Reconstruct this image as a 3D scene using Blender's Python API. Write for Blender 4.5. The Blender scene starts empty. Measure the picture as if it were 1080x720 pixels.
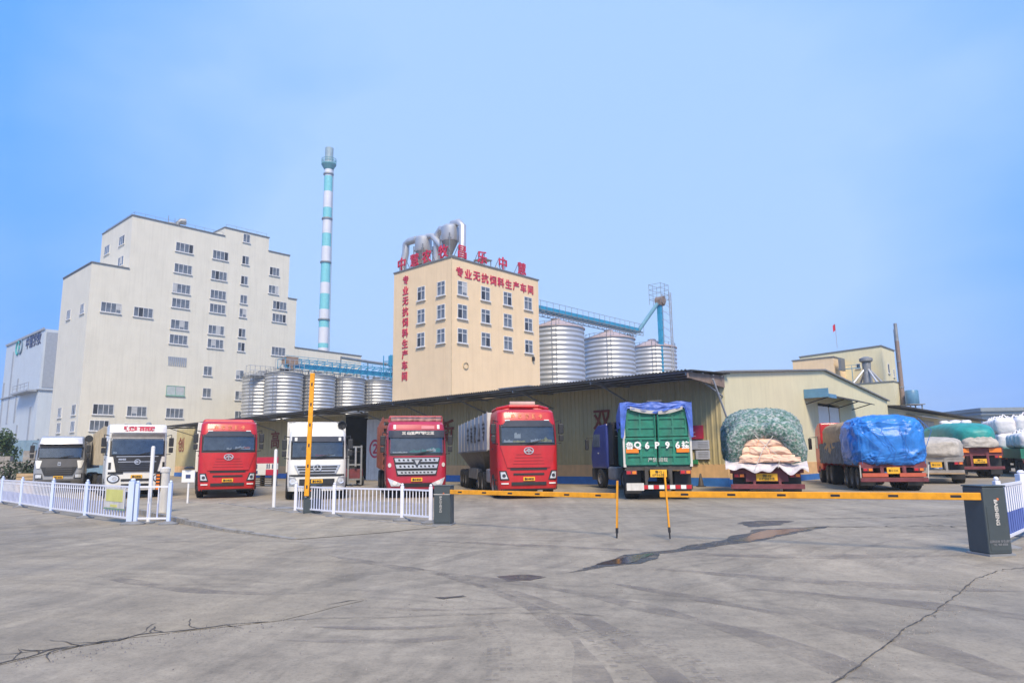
import bpy, bmesh, math, random
from mathutils import Vector, Matrix, noise
R = math.radians
rng = random.Random(7)
scene = bpy.context.scene
COL = scene.collection

# ------------------------------------------------------------------ camera, sky, sun, exposure
cam_d = bpy.data.cameras.new('camera'); cam = bpy.data.objects.new('camera', cam_d); COL.objects.link(cam)
cam_d.sensor_width = 36; cam_d.lens = 36 * 740 / 1080; cam_d.clip_end = 3000; cam_d.clip_start = .1
pitch, roll = R(9.4), R(0.75)
fw = Vector((0, math.cos(pitch), math.sin(pitch))); r0 = Vector((1, 0, 0)); u0 = r0.cross(fw)
rt = math.cos(roll) * r0 - math.sin(roll) * u0; up = math.sin(roll) * r0 + math.cos(roll) * u0
cam.matrix_world = Matrix(((rt.x, up.x, -fw.x, 0), (rt.y, up.y, -fw.y, 0), (rt.z, up.z, -fw.z, 1.6), (0, 0, 0, 1)))
scene.camera = cam

SUN_EL, SUN_AZ = 49, 173           # hazy sun behind the photographer
world = bpy.data.worlds.new('World'); scene.world = world; world.use_nodes = True
wn = world.node_tree; wn.nodes.clear()
def N(tree, kind, **kw):
    n = tree.nodes.new(kind)
    for k, v in kw.items(): setattr(n, k, v)
    return n
def ramp(tree, stops, src):
    n = N(tree, 'ShaderNodeValToRGB'); e = n.color_ramp.elements
    while len(e) < len(stops): e.new(.5)
    for el, (p, c) in zip(e, stops):
        el.position = p; el.color = (c, c, c, 1) if not isinstance(c, tuple) else (*c, 1)
    tree.links.new(src, n.inputs[0]); return n
sky = N(wn, 'ShaderNodeTexSky', sky_type='NISHITA', sun_disc=False)
sky.sun_elevation = R(SUN_EL); sky.sun_rotation = R(SUN_AZ); sky.dust_density = 3
b1 = N(wn, 'ShaderNodeBackground'); b1.inputs[1].default_value = .1; wn.links.new(sky.outputs[0], b1.inputs[0])
tc = N(wn, 'ShaderNodeTexCoord'); mp = N(wn, 'ShaderNodeMapping'); mp.inputs['Scale'].default_value = (1, 1, 2.2)
wn.links.new(tc.outputs['Generated'], mp.inputs[0])
nz = N(wn, 'ShaderNodeTexNoise'); nz.inputs['Scale'].default_value = 1.9; nz.inputs['Detail'].default_value = 7; nz.inputs['Roughness'].default_value = .5; nz.inputs['Distortion'].default_value = .35
wn.links.new(mp.outputs[0], nz.inputs[0])
ab = N(wn, 'ShaderNodeVectorMath', operation='ABSOLUTE'); wn.links.new(tc.outputs['Generated'], ab.inputs[0])   # pale cloud bank ahead; unseen twin added behind to keep the light less blue
sx_ = N(wn, 'ShaderNodeSeparateXYZ'); wn.links.new(tc.outputs['Generated'], sx_.inputs[0]); ay_ = N(wn, 'ShaderNodeSeparateXYZ'); wn.links.new(ab.outputs[0], ay_.inputs[0])
cx_ = N(wn, 'ShaderNodeCombineXYZ'); wn.links.new(sx_.outputs[0], cx_.inputs[0]); wn.links.new(ay_.outputs[1], cx_.inputs[1]); wn.links.new(sx_.outputs[2], cx_.inputs[2])
dt = N(wn, 'ShaderNodeVectorMath', operation='DOT_PRODUCT'); wn.links.new(cx_.outputs[0], dt.inputs[0]); dt.inputs[1].default_value = (.06, .925, .375)
mr = N(wn, 'ShaderNodeMapRange'); mr.inputs['From Min'].default_value = .79; mr.inputs['From Max'].default_value = 1.0; wn.links.new(dt.outputs['Value'], mr.inputs['Value'])
ad = N(wn, 'ShaderNodeMath', operation='MULTIPLY_ADD'); wn.links.new(nz.outputs[0], ad.inputs[0]); ad.inputs[1].default_value = 1.15; sb_ = N(wn, 'ShaderNodeMath', operation='SUBTRACT'); sb_.inputs[1].default_value = .30; wn.links.new(mr.outputs[0], sb_.inputs[0]); wn.links.new(sb_.outputs[0], ad.inputs[2])
cl = ramp(wn, [(.20, (.07, .375, 1.13)), (1.05 - .05, (.41, .645, 1.09))], ad.outputs[0])
b2 = N(wn, 'ShaderNodeBackground'); b2.inputs[1].default_value = .63; wn.links.new(cl.outputs[0], b2.inputs[0])
mx = N(wn, 'ShaderNodeMixShader'); mx.inputs[0].default_value = .88
wn.links.new(b1.outputs[0], mx.inputs[1]); wn.links.new(b2.outputs[0], mx.inputs[2])
wo = N(wn, 'ShaderNodeOutputWorld'); wn.links.new(mx.outputs[0], wo.inputs[0])
sl = bpy.data.lights.new('sun', 'SUN'); sl.energy = 2.9; sl.angle = R(16); sl.color = (1, .85, .63)
so = bpy.data.objects.new('sun', sl); COL.objects.link(so)
az, el = R(SUN_AZ), R(SUN_EL)      # azimuth clockwise from +Y
sd = Vector((math.sin(az) * math.cos(el), math.cos(az) * math.cos(el), math.sin(el)))
so.rotation_euler = sd.to_track_quat('Z', 'Y').to_euler()
vs = scene.view_settings; vs.view_transform = 'Standard'; vs.look = 'None'; vs.gamma = 1; vs.use_curve_mapping = False; vs.exposure = 0.82
scene.cycles.max_bounces = 6

# ------------------------------------------------------------------ materials
def mat(name, col, rough=.6, metal=0, var=.12, scale=2.5, bump=0, bscale=30, coat=0, streak=None, streak_amt=.5, rib=None, speck=0):
    m = bpy.data.materials.new(name); m.use_nodes = True; t = m.node_tree; p = t.nodes['Principled BSDF']; L = t.links.new
    p.inputs['Roughness'].default_value = rough; p.inputs['Metallic'].default_value = metal
    if coat: p.inputs['Coat Weight'].default_value = coat; p.inputs['Coat Roughness'].default_value = .12
    tc = N(t, 'ShaderNodeTexCoord')
    n1 = N(t, 'ShaderNodeTexNoise'); n1.inputs['Scale'].default_value = scale; n1.inputs['Detail'].default_value = 6; n1.inputs['Roughness'].default_value = .6
    L(tc.outputs['Object'], n1.inputs[0])
    lo = tuple(c * (1 - var) for c in col); hi = tuple(min(1, c * (1 + var)) for c in col)
    r = ramp(t, [(.3, lo), (.7, hi)], n1.outputs[0]); out = r.outputs[0]
    if streak:
        mp = N(t, 'ShaderNodeMapping'); mp.inputs['Scale'].default_value = (3.2, 3.2, .16); L(tc.outputs['Object'], mp.inputs[0])
        n2 = N(t, 'ShaderNodeTexNoise'); n2.inputs['Scale'].default_value = 1.1; n2.inputs['Detail'].default_value = 7; n2.inputs['Roughness'].default_value = .65
        L(mp.outputs[0], n2.inputs[0]); r2 = ramp(t, [(.48, 0.), (.75, streak_amt)], n2.outputs[0])
        x = N(t, 'ShaderNodeMixRGB'); L(r2.outputs[0], x.inputs[0]); L(out, x.inputs[1]); x.inputs[2].default_value = (*streak, 1); out = x.outputs[0]
    if speck:
        n3 = N(t, 'ShaderNodeTexNoise'); n3.inputs['Scale'].default_value = 60; n3.inputs['Detail'].default_value = 3
        L(tc.outputs['Object'], n3.inputs[0]); r3 = ramp(t, [(.35, 1 - speck), (.65, 1.)], n3.outputs[0])
        x = N(t, 'ShaderNodeMixRGB', blend_type='MULTIPLY'); x.inputs[0].default_value = 1; L(out, x.inputs[1]); L(r3.outputs[0], x.inputs[2]); out = x.outputs[0]
    L(out, p.inputs['Base Color'])
    if bump:
        n4 = N(t, 'ShaderNodeTexNoise'); n4.inputs['Scale'].default_value = bscale; n4.inputs['Detail'].default_value = 5; L(tc.outputs['Object'], n4.inputs[0])
        b = N(t, 'ShaderNodeBump'); b.inputs['Strength'].default_value = bump; b.inputs['Distance'].default_value = .05
        L(n4.outputs[0], b.inputs['Height']); L(b.outputs[0], p.inputs['Normal'])
    return m
cream = mat('cream_cladding', (.66, .625, .525), .6, var=.05, scale=.5, streak=(.50, .47, .39), streak_amt=.5)
cream2 = mat('cream_render', (.68, .62, .41), .8, var=.06, scale=.6, streak=(.5, .44, .30), streak_amt=.35, bump=.1)
yellow_wall = mat('yellow_render', (.77, .585, .37), .85, var=.05, scale=.7, streak=(.6, .43, .26), streak_amt=.4, bump=.08)
grey_clad = mat('grey_cladding', (.50, .55, .60), .5, var=.05, scale=.4, streak=(.36, .41, .47), streak_amt=.4)
grey_dark = mat('grey_panel', (.30, .33, .38), .6)
beige_rib = mat('beige_ribbed_sheet', (.46, .385, .20), .55, var=.08, scale=1.5, streak=(.28, .23, .12), streak_amt=.6)
peach = mat('peach_paint', (.68, .43, .21), .8, var=.1, scale=2, streak=(.45, .3, .18), streak_amt=.5)
blue_paint = mat('blue_paint', (.03, .15, .46), .6, var=.15)
roof_dark = mat('dark_roof_sheet', (.04, .038, .036), .8, var=.25, scale=1.5)
roof_top = mat('roof_sheet', (.22, .22, .22), .6)
coping = mat('coping_metal', (.16, .17, .18), .5)
brown_dirty = mat('rusty_brown_sheet', (.26, .19, .15), .8, var=.25, streak=(.12, .08, .06))
winglass = mat('window_glass', (.13, .15, .18), .1, var=.5, scale=1.2)
winframe = mat('window_frame_white', (.62, .62, .62), .5)
steel = mat('galvanised_steel', (.50, .51, .53), .45, metal=.5, var=.06, scale=1.5)
steel_dk = mat('weathered_steel', (.27, .28, .29), .55, metal=.4, var=.2)
pink_roof = mat('pinkish_silo_roof', (.42, .34, .34), .6, var=.1)
sky_steel = mat('blue_steel', (.03, .27, .46), .5, var=.2)
cyan = mat('cyan_paint', (.17, .50, .56), .6, var=.1)
white_p = mat('white_paint', (.76, .75, .72), .5, var=.05)
white_d = mat('dirty_white_paint', (.62, .60, .56), .5, var=.12, streak=(.35, .32, .28), streak_amt=.6)
red_sign = mat('red_lettering', (.52, .03, .07), .5, var=.1)
red_fade = mat('faded_red_brush_paint', (.22, .055, .03), .8, var=.3, scale=6)
brick = mat('brick', (.25, .19, .165), .9, var=.2, scale=8)
red = mat('red_truck_paint', (.49, .014, .017), .42, var=.16, scale=2.2, coat=.25, streak=(.40, .05, .04), streak_amt=.35)
red2 = mat('crimson_truck_paint', (.42, .02, .045), .35, var=.12, coat=.4)
whitet = mat('white_truck_paint', (.74, .73, .68), .35, var=.05, coat=.4, streak=(.55, .52, .46), streak_amt=.35)
silver = mat('grey_truck_paint', (.34, .35, .37), .35, metal=.2, var=.08, coat=.3)
greyt = mat('dark_grey_truck_paint', (.10, .095, .09), .4, var=.1, coat=.3)
bluet = mat('navy_truck_paint', (.03, .045, .22), .4, var=.15, coat=.3)
black = mat('black_plastic', (.022, .023, .026), .55, var=.2)
blackm = mat('dark_visor', (.05, .055, .07), .3, var=.2)
rubber = mat('rubber', (.022, .021, .02), .85, var=.25, scale=6)
rim_m = mat('wheel_rim', (.24, .22, .20), .6, metal=.2, var=.3)
chrome = mat('chrome', (.62, .61, .60), .28, metal=.55, var=.1)
chassis = mat('dirty_chassis', (.06, .055, .05), .8, var=.4)
plate_y = mat('yellow_plate', (.78, .42, .02), .5, var=.05)
orange = mat('orange_reflector', (.85, .22, .02), .35, var=.08)
amber = mat('amber_boom_paint', (.82, .35, .01), .5, var=.16, scale=7, streak=(.45, .20, .03), streak_amt=.5)
redl = mat('red_lens', (.5, .02, .03), .3)
lens = mat('headlight_lens', (.75, .78, .82), .12, metal=.35, var=.15, scale=9)
trailer_w = mat('grimy_white_trailer', (.55, .53, .50), .6, var=.12, streak=(.22, .19, .16), streak_amt=.75)
trailer_g = mat('dusty_grey_steel', (.30, .285, .27), .7, var=.25)
beige_tarp = mat('beige_tarpaulin', (.40, .35, .27), .85, var=.15, streak=(.25, .21, .15), streak_amt=.6)
green_p = mat('green_trailer_paint', (.016, .19, .125), .5, var=.25, scale=4, streak=(.05, .12, .09), streak_amt=.6)
blue_tarp = mat('blue_tarpaulin', (.03, .20, .62), .4, var=.2, scale=3, bump=.35, bscale=9)
blue_tarp2 = mat('faded_blue_tarpaulin', (.07, .14, .48), .5, var=.35, scale=3, bump=.3, bscale=8)
teal_tarp = mat('teal_tarpaulin', (.02, .27, .25), .5, var=.25, scale=2, bump=.3, bscale=7)
grey_tarp = mat('grey_canvas_tarpaulin', (.42, .39, .35), .9, var=.25, scale=3, bump=.4, bscale=8)
tan_tarp = mat('tan_canvas_tarpaulin', (.36, .25, .15), .9, var=.2, scale=3, bump=.3, bscale=8)
sack_m = mat('peach_woven_sack', (.80, .54, .40), .75, var=.08, scale=5, bump=.25, bscale=14)
white_pl = mat('white_plastic_sheet', (.56, .52, .54), .4, var=.12, scale=5, bump=.4, bscale=9)
bag_m = mat('white_bulk_bag', (.72, .70, .72), .7, var=.08, scale=3, bump=.5, bscale=6)
maroon = mat('maroon_steel', (.16, .035, .045), .6, var=.3)
stake_red = mat('rusty_red_stakes', (.20, .06, .045), .7, var=.35, scale=4)
box_grey = mat('charcoal_cabinet', (.06, .075, .08), .45, var=.1)
fence_w = mat('white_fence_steel', (.72, .73, .80), .45, var=.04)
fence_b = mat('pale_blue_post', (.55, .64, .82), .5, var=.05)
pale_sleeve = mat('pale_lilac_sleeve', (.50, .54, .72), .5)
fence_blue = mat('blue_picket_sleeve', (.10, .15, .42), .5)
concrete_d = mat('concrete_base', (.20, .20, .20), .9, var=.2)
wood = mat('raw_timber', (.42, .30, .18), .8, var=.2)
leaf = mat('leaves', (.045, .085, .03), .7, var=.5, scale=5)
leaf_d = mat('dark_leaves', (.03, .05, .028), .8, var=.5, scale=5)
trunk_m = mat('bark', (.12, .09, .07), .9)
yell_b = mat('yellow_print', (.62, .60, .18), .6)
navy_txt = mat('navy_print', (.04, .06, .16), .6)
teal_txt = mat('teal_print', (.04, .32, .36), .6)
grey_txt = mat('grey_print', (.25, .26, .28), .6)
gold = mat('gold_print', (.60, .16, .05), .5)
water_blue = mat('blue_tank', (.10, .24, .38), .4)
far_blue = mat('pale_blue_wall', (.36, .44, .52), .7, var=.05)

# green netting thrown over sacks: mottled pale/green pattern of the net itself
def net_material():
    m = mat('green_camouflage_net', (.2, .3, .25), .8); t = m.node_tree; p = t.nodes['Principled BSDF']; L = t.links.new
    tc = N(t, 'ShaderNodeTexCoord'); v = N(t, 'ShaderNodeTexVoronoi'); v.inputs['Scale'].default_value = 10
    n = N(t, 'ShaderNodeTexNoise'); n.inputs['Scale'].default_value = 7; n.inputs['Detail'].default_value = 8; n.inputs['Roughness'].default_value = .8
    L(tc.outputs['Object'], n.inputs[0])
    x0 = N(t, 'ShaderNodeMixRGB'); x0.inputs[0].default_value = .12; L(tc.outputs['Object'], x0.inputs[1]); L(n.outputs['Color'], x0.inputs[2]); L(x0.outputs[0], v.inputs[0])
    r = ramp(t, [(.36, (.04, .10, .08)), (.46, (.09, .21, .165)), (.52, (.26, .33, .30)), (.60, (.50, .50, .49))], n.outputs[0])
    r2 = ramp(t, [(.1, .55), (.5, 1.1)], v.outputs[0])
    x = N(t, 'ShaderNodeMixRGB', blend_type='MULTIPLY'); x.inputs[0].default_value = 1; L(r.outputs[0], x.inputs[1]); L(r2.outputs[0], x.inputs[2]); L(x.outputs[0], p.inputs['Base Color'])
    b = N(t, 'ShaderNodeBump'); b.inputs['Strength'].default_value = .8; b.inputs['Distance'].default_value = .08; L(v.outputs[0], b.inputs['Height']); L(b.outputs[0], p.inputs['Normal'])
    return m
net_m = net_material()
def glass_material():
    m = bpy.data.materials.new('windscreen_glass'); m.use_nodes = True; t = m.node_tree; t.nodes.clear(); L = t.links.new
    g = N(t, 'ShaderNodeBsdfGlossy'); g.inputs['Roughness'].default_value = .03; g.inputs[0].default_value = (.9, .95, 1, 1)
    tr = N(t, 'ShaderNodeBsdfTransparent'); tr.inputs[0].default_value = (.82, .86, .88, 1)
    f = N(t, 'ShaderNodeFresnel'); f.inputs[0].default_value = 1.9
    mth = N(t, 'ShaderNodeMath', operation='MULTIPLY_ADD'); mth.inputs[1].default_value = .8; mth.inputs[2].default_value = .05; L(f.outputs[0], mth.inputs[0])
    x = N(t, 'ShaderNodeMixShader'); L(mth.outputs[0], x.inputs[0]); L(tr.outputs[0], x.inputs[1]); L(g.outputs[0], x.inputs[2])
    o = N(t, 'ShaderNodeOutputMaterial'); L(x.outputs[0], o.inputs[0]); return m
glass = glass_material()

def ground_material(name, c0, c1, warm):
    m = bpy.data.materials.new(name); m.use_nodes = True; t = m.node_tree; p = t.nodes['Principled BSDF']; L = t.links.new
    tc = N(t, 'ShaderNodeTexCoord'); P = tc.outputs['Object']
    def nse(scale, det=5, rough=.6, vec=P, dist=0):
        n = N(t, 'ShaderNodeTexNoise'); n.inputs['Scale'].default_value = scale; n.inputs['Detail'].default_value = det
        n.inputs['Roughness'].default_value = rough; n.inputs['Distortion'].default_value = dist; L(vec, n.inputs[0]); return n.outputs[0]
    def mul(a, b, blend='MULTIPLY', f=1.):
        x = N(t, 'ShaderNodeMixRGB', blend_type=blend); x.inputs[0].default_value = f; L(a, x.inputs[1]); L(b, x.inputs[2]); return x.outputs[0]
    def mapped(rot, sc, loc=(0, 0, 0)):
        mp = N(t, 'ShaderNodeMapping'); mp.inputs['Rotation'].default_value = (0, 0, R(rot)); mp.inputs['Scale'].default_value = sc; mp.inputs['Location'].default_value = loc
        L(P, mp.inputs[0]); return mp.outputs[0]
    out = ramp(t, [(.3, c0), (.72, c1)], nse(.22, 8, .62)).outputs[0]
    out = mul(out, ramp(t, [(.3, .86), (.7, 1.06)], nse(1.6, 6, .65)).outputs[0])
    for rot, sc, lo in ((40, (.8, .09, 1), .90), (-38, (1.1, .12, 1), .90), (75, (.9, .10, 1), .91), (-70, (1.3, .14, 1), .92)):
        out = mul(out, ramp(t, [(.42, 1.0), (.60, lo)], nse(1.3, 5, .6, mapped(rot, sc), .9)).outputs[0])
    for (cx, cy), fr, lo in (((24, -6), 2.3, .79), ((-9, -9), 2.0, .84), ((4, 31), 1.7, .86)):   # tyre-worn arcs left by turning lorries
        sub = N(t, 'ShaderNodeVectorMath', operation='SUBTRACT'); L(P, sub.inputs[0]); sub.inputs[1].default_value = (cx, cy, 0)
        ln = N(t, 'ShaderNodeVectorMath', operation='LENGTH'); L(sub.outputs[0], ln.inputs[0])
        wob = N(t, 'ShaderNodeMath', operation='MULTIPLY_ADD'); L(nse(.35, 3), wob.inputs[0]); wob.inputs[1].default_value = 1.6; L(ln.outputs['Value'], wob.inputs[2])
        n1 = N(t, 'ShaderNodeTexNoise', noise_dimensions='1D'); n1.inputs['Scale'].default_value = fr; n1.inputs['Detail'].default_value = 4; n1.inputs['Roughness'].default_value = .7; L(wob.outputs[0], n1.inputs['W'])
        band = mul(ramp(t, [(.46, 0.), (.62, 1.)], n1.outputs[0]).outputs[0], ramp(t, [(.42, 0.), (.6, 1.)], nse(.28, 4, .6, mapped(0, (1, 1, 1), (cx, cy, 3)))).outputs[0])
        inv = N(t, 'ShaderNodeMixRGB'); L(band, inv.inputs[0]); inv.inputs[1].default_value = (1, 1, 1, 1); inv.inputs[2].default_value = (lo, lo, lo, 1); out = mul(out, inv.outputs[0])
    out = mul(out, ramp(t, [(.56, 1.), (.7, 1.14)], nse(.7, 5, .7, mapped(20, (.7, 1.3, 1), (7, 3, 0)))).outputs[0])
    out = mul(out, ramp(t, [(.34, .66), (.46, 1.)], nse(.09, 6, .7)).outputs[0], f=.5)
    out = mul(out, ramp(t, [(.32, .80), (.5, 1.0), (.72, 1.1)], nse(7, 6, .75)).outputs[0])
    out = mul(out, ramp(t, [(.28, .60), (.5, 1.04)], nse(30, 5, .8)).outputs[0])
    out = mul(out, ramp(t, [(.60, 1.0), (.72, .62)], nse(2.6, 8, .8, mapped(15, (1, 1, 1), (31, 5, 0)))).outputs[0], f=.6)
    x = N(t, 'ShaderNodeMixRGB', blend_type='MULTIPLY'); x.inputs[0].default_value = 1; L(out, x.inputs[1]); x.inputs[2].default_value = (*warm, 1); out = x.outputs[0]
    L(out, p.inputs['Base Color'])
    L(ramp(t, [(.3, .62), (.7, .85)], nse(.5)).outputs[0], p.inputs['Roughness'])
    b = N(t, 'ShaderNodeBump'); b.inputs['Strength'].default_value = .35; b.inputs['Distance'].default_value = .012
    L(nse(45, 5, .7), b.inputs['Height']); L(b.outputs[0], p.inputs['Normal'])
    return m
concrete = ground_material('worn_concrete', (.28, .268, .252), (.385, .366, .345), (1.13, 1.005, .78))
asphalt = ground_material('worn_asphalt', (.285, .270, .25), (.37, .35, .325), (1.135, 1.005, .765))
apron_m = ground_material('pale_concrete', (.32, .305, .28), (.41, .39, .36), (1.135, 1.005, .765))
crack_m = mat('dark_crack', (.09, .08, .07), .95, var=.5, scale=14)
damp_m = mat('damp_stain', (.06, .05, .043), .4, var=.3, scale=3, speck=.4)
puddle_m = mat('puddle_water', (.045, .032, .024), .17, var=.4, scale=1)
kerb_m = mat('kerb_concrete', (.25, .235, .21), .9, var=.3, scale=5)
tread_m = mat('tyre_tread_mark', (.27, .235, .20), .8, var=.15, scale=20)

# ------------------------------------------------------------------ mesh builder
class MB:
    def __init__(s): s.v = []; s.f = []; s.m = []; s.mi = 0; s.M = None
    def add(s, verts, faces):
        o = len(s.v)
        for p in verts:
            p = Vector(p); s.v.append(s.M @ p if s.M is not None else p)
        for f in faces: s.f.append([i + o for i in f]); s.m.append(s.mi)
        return s
    def box(s, x0, x1, y0, y1, z0, z1):
        return s.add([(x0, y0, z0), (x1, y0, z0), (x1, y1, z0), (x0, y1, z0), (x0, y0, z1), (x1, y0, z1), (x1, y1, z1), (x0, y1, z1)],
                     [(0, 3, 2, 1), (4, 5, 6, 7), (0, 1, 5, 4), (1, 2, 6, 5), (2, 3, 7, 6), (3, 0, 4, 7)])
    def bar(s, a, b, w, h=None):
        a, b = Vector(a), Vector(b); h = h or w; d = (b - a).normalized()
        u = d.cross(Vector((0, 0, 1)))
        u = Vector((1, 0, 0)) if u.length < 1e-4 else u.normalized()
        n = u.cross(d); vs_ = []
        for p in (a, b):
            for i, j in ((-1, -1), (1, -1), (1, 1), (-1, 1)): vs_.append(p + u * i * w / 2 + n * j * h / 2)
        return s.add(vs_, [(0, 1, 2, 3), (7, 6, 5, 4), (0, 4, 5, 1), (1, 5, 6, 2), (2, 6, 7, 3), (3, 7, 4, 0)])
    def tube(s, pts, r, n=8, cap=True):
        pts = [Vector(p) for p in pts]; rings = []; prev = None
        for i, p in enumerate(pts):
            d = ((pts[min(i + 1, len(pts) - 1)] - pts[max(i - 1, 0)])).normalized()
            u = d.cross(Vector((0, 0, 1))) if prev is None else prev - d * prev.dot(d)
            if u.length < 1e-4: u = d.cross(Vector((1, 0, 0)))
            u.normalize(); prev = u; w = d.cross(u); rr = r[i] if isinstance(r, (list, tuple)) else r
            rings.append([p + (u * math.cos(2 * math.pi * k / n) + w * math.sin(2 * math.pi * k / n)) * rr for k in range(n)])
        vs_ = [q for rg in rings for q in rg]; fs = []
        for i in range(len(rings) - 1):
            for k in range(n): fs.append((i * n + k, i * n + (k + 1) % n, (i + 1) * n + (k + 1) % n, (i + 1) * n + k))
        if cap: fs.append(tuple(range(n))[::-1]); fs.append(tuple((len(rings) - 1) * n + k for k in range(n)))
        return s.add(vs_, fs)
    def lathe(s, prof, n=24, axis='z', c=(0, 0, 0), caps=True):
        vs_ = []; fs = []
        for r, h in prof:
            for k in range(n):
                a = 2 * math.pi * k / n; x, y = r * math.cos(a), r * math.sin(a)
                p = (x, y, h) if axis == 'z' else (h, x, y) if axis == 'x' else (x, h, y)
                vs_.append(Vector(p) + Vector(c))
        for i in range(len(prof) - 1):
            for k in range(n): fs.append((i * n + k, i * n + (k + 1) % n, (i + 1) * n + (k + 1) % n, (i + 1) * n + k))
        if caps:
            fs.append(tuple(range(n))[::-1]); fs.append(tuple((len(prof) - 1) * n + k for k in range(n)))
        return s.add(vs_, fs)
    def prism(s, poly, a0, a1, axis='z'):
        n = len(poly)
        def P(u, v, w): return (u, v, w) if axis == 'z' else (u, w, v) if axis == 'y' else (w, u, v)
        vs_ = [P(u, v, a0) for u, v in poly] + [P(u, v, a1) for u, v in poly]
        return s.add(vs_, [tuple(range(n))[::-1], tuple(range(n, 2 * n))] + [(i, (i + 1) % n, n + (i + 1) % n, n + i) for i in range(n)])
    def grid(s, fn, nu, nv, wrap_u=False):
        vs_ = [fn(i / nu, j / nv) for j in range(nv + 1) for i in range(nu + (0 if wrap_u else 1))]
        w = nu if wrap_u else nu + 1; fs = []
        for j in range(nv):
            for i in range(nu):
                i1 = (i + 1) % w if wrap_u else i + 1
                fs.append((j * w + i, j * w + i1, (j + 1) * w + i1, (j + 1) * w + i))
        return s.add(vs_, fs)
    def mesh(s, name, mats, smooth=None):
        me = bpy.data.meshes.new(name); me.from_pydata([tuple(v) for v in s.v], [], s.f)
        mats = mats if isinstance(mats, (list, tuple)) else [mats]
        for m in mats: me.materials.append(m)
        for p, i in zip(me.polygons, s.m): p.material_index = i
        bm = bmesh.new(); bm.from_mesh(me); bmesh.ops.recalc_face_normals(bm, faces=bm.faces); bm.to_mesh(me); bm.free()
        if smooth: me.shade_smooth(); me.set_sharp_from_angle(angle=R(smooth))
        return me
    def build(s, name, mats, parent=None, smooth=None, bevel=0, loc=None):
        return put(name, s.mesh(name, mats, smooth), parent, bevel, loc)
def put(name, me, parent=None, bevel=0, loc=None, rot=None):
    o = bpy.data.objects.new(name, me); COL.objects.link(o)
    if parent is not None: o.parent = parent
    if loc is not None: o.location = loc
    if rot is not None: o.rotation_euler = rot
    if bevel:
        b = o.modifiers.new('bevel', 'BEVEL'); b.width = bevel; b.segments = 2; b.limit_method = 'ANGLE'; b.angle_limit = R(35)
    return o
def tag(o, label, cat, group=None):
    o['label'] = label; o['category'] = cat
    if group: o['group'] = group
    return o
def thing(name, label, cat, loc=(0, 0, 0), rz=0, group=None):
    o = bpy.data.objects.new(name, None); COL.objects.link(o); o.location = loc; o.rotation_euler = (0, 0, rz); o.empty_display_size = .3
    return tag(o, label, cat, group)
def struct(o, kind='structure'): o['kind'] = kind; return o
def box(name, m, parent, x0, x1, y0, y1, z0, z1, bevel=0): return MB().box(x0, x1, y0, y1, z0, z1).build(name, m, parent, bevel=bevel)
def text(name, body, size, m, parent, origin, right, upv, extrude=.01, bold=.0, width=None):
    """a line of lettering centred on origin, lying in the plane right/upv"""
    c = bpy.data.curves.new('t', 'FONT'); c.body = body; c.size = size; c.extrude = extrude; c.offset = bold; c.align_x = 'CENTER'; c.align_y = 'CENTER'; c.resolution_u = 2
    o = bpy.data.objects.new('t', c); COL.objects.link(o); bpy.context.view_layer.update()
    me = bpy.data.meshes.new_from_object(o.evaluated_get(bpy.context.evaluated_depsgraph_get())); bpy.data.objects.remove(o); bpy.data.curves.remove(c)
    me.materials.clear(); me.materials.append(m)
    xs = [v.co.x for v in me.vertices]; ys = [v.co.y for v in me.vertices]
    cx, cy = (min(xs) + max(xs)) / 2, (min(ys) + max(ys)) / 2; k = width / (max(xs) - min(xs)) if width else 1
    r_, u_ = Vector(right).normalized(), Vector(upv).normalized(); n_ = r_.cross(u_); o0 = Vector(origin)
    for v in me.vertices: v.co = o0 + r_ * (v.co.x - cx) * k + u_ * (v.co.y - cy) + n_ * v.co.z
    me.name = name
    return put(name, me, parent)
def fbm(p, oct=4): return noise.fractal(p, .8, 2.1, oct)

# ------------------------------------------------------------------ ground, apron, cracks, puddles
g = MB().add([(-700, -80, 0), (700, -80, 0), (700, 1500, 0), (-700, 1500, 0)], [(0, 1, 2, 3)]); struct(g.build('ground', concrete))
def sheet(name, pts, z, m, jag=0.0, step=.4, kind='structure', seed=0):
    """irregular flat sheet on the ground"""
    out = []; r_ = random.Random(seed)
    n = len(pts)
    for i in range(n):
        a, b = Vector(pts[i]), Vector(pts[(i + 1) % n]); k = max(1, int((b - a).length / step))
        for j in range(k):
            q = a.lerp(b, j / k); d = jag * noise.noise(Vector((q.x * 1.7, q.y * 1.7, seed))) * 2
            nrm = Vector((b.y - a.y, a.x - b.x)).normalized(); q = q + nrm * (d + jag * r_.uniform(-.4, .4)); out.append((q.x, q.y, z))
    o = MB().add(out, [tuple(range(len(out)))]).build(name, m); struct(o, kind)
    bm = bmesh.new(); bm.from_mesh(o.data); bmesh.ops.triangulate(bm, faces=bm.faces); bm.to_mesh(o.data); bm.free()
    return o
sheet('road', [(-60, 4.0), (-9, 4.6), (-4.2, 6.0), (-3.75, 6.74), (-3.15, 7.12), (-2.4, 7.5), (-1.75, 8.45), (-2.6, 11.5), (-4.46, 14.7), (-6.67, 16.7), (-9.6, 19.9), (-16, 26.3), (-60, 66)], .004, asphalt, .04, .3, seed=3)
def ragged(m, lo, hi, scale, top=1.0):
    t = m.node_tree; p = t.nodes['Principled BSDF']; tc = N(t, 'ShaderNodeTexCoord'); n = N(t, 'ShaderNodeTexNoise'); n.inputs['Scale'].default_value = scale; n.inputs['Detail'].default_value = 7; n.inputs['Roughness'].default_value = .7
    t.links.new(tc.outputs['Object'], n.inputs[0]); t.links.new(ramp(t, [(lo, 0.), (hi, top)], n.outputs[0]).outputs[0], p.inputs['Alpha'])
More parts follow.
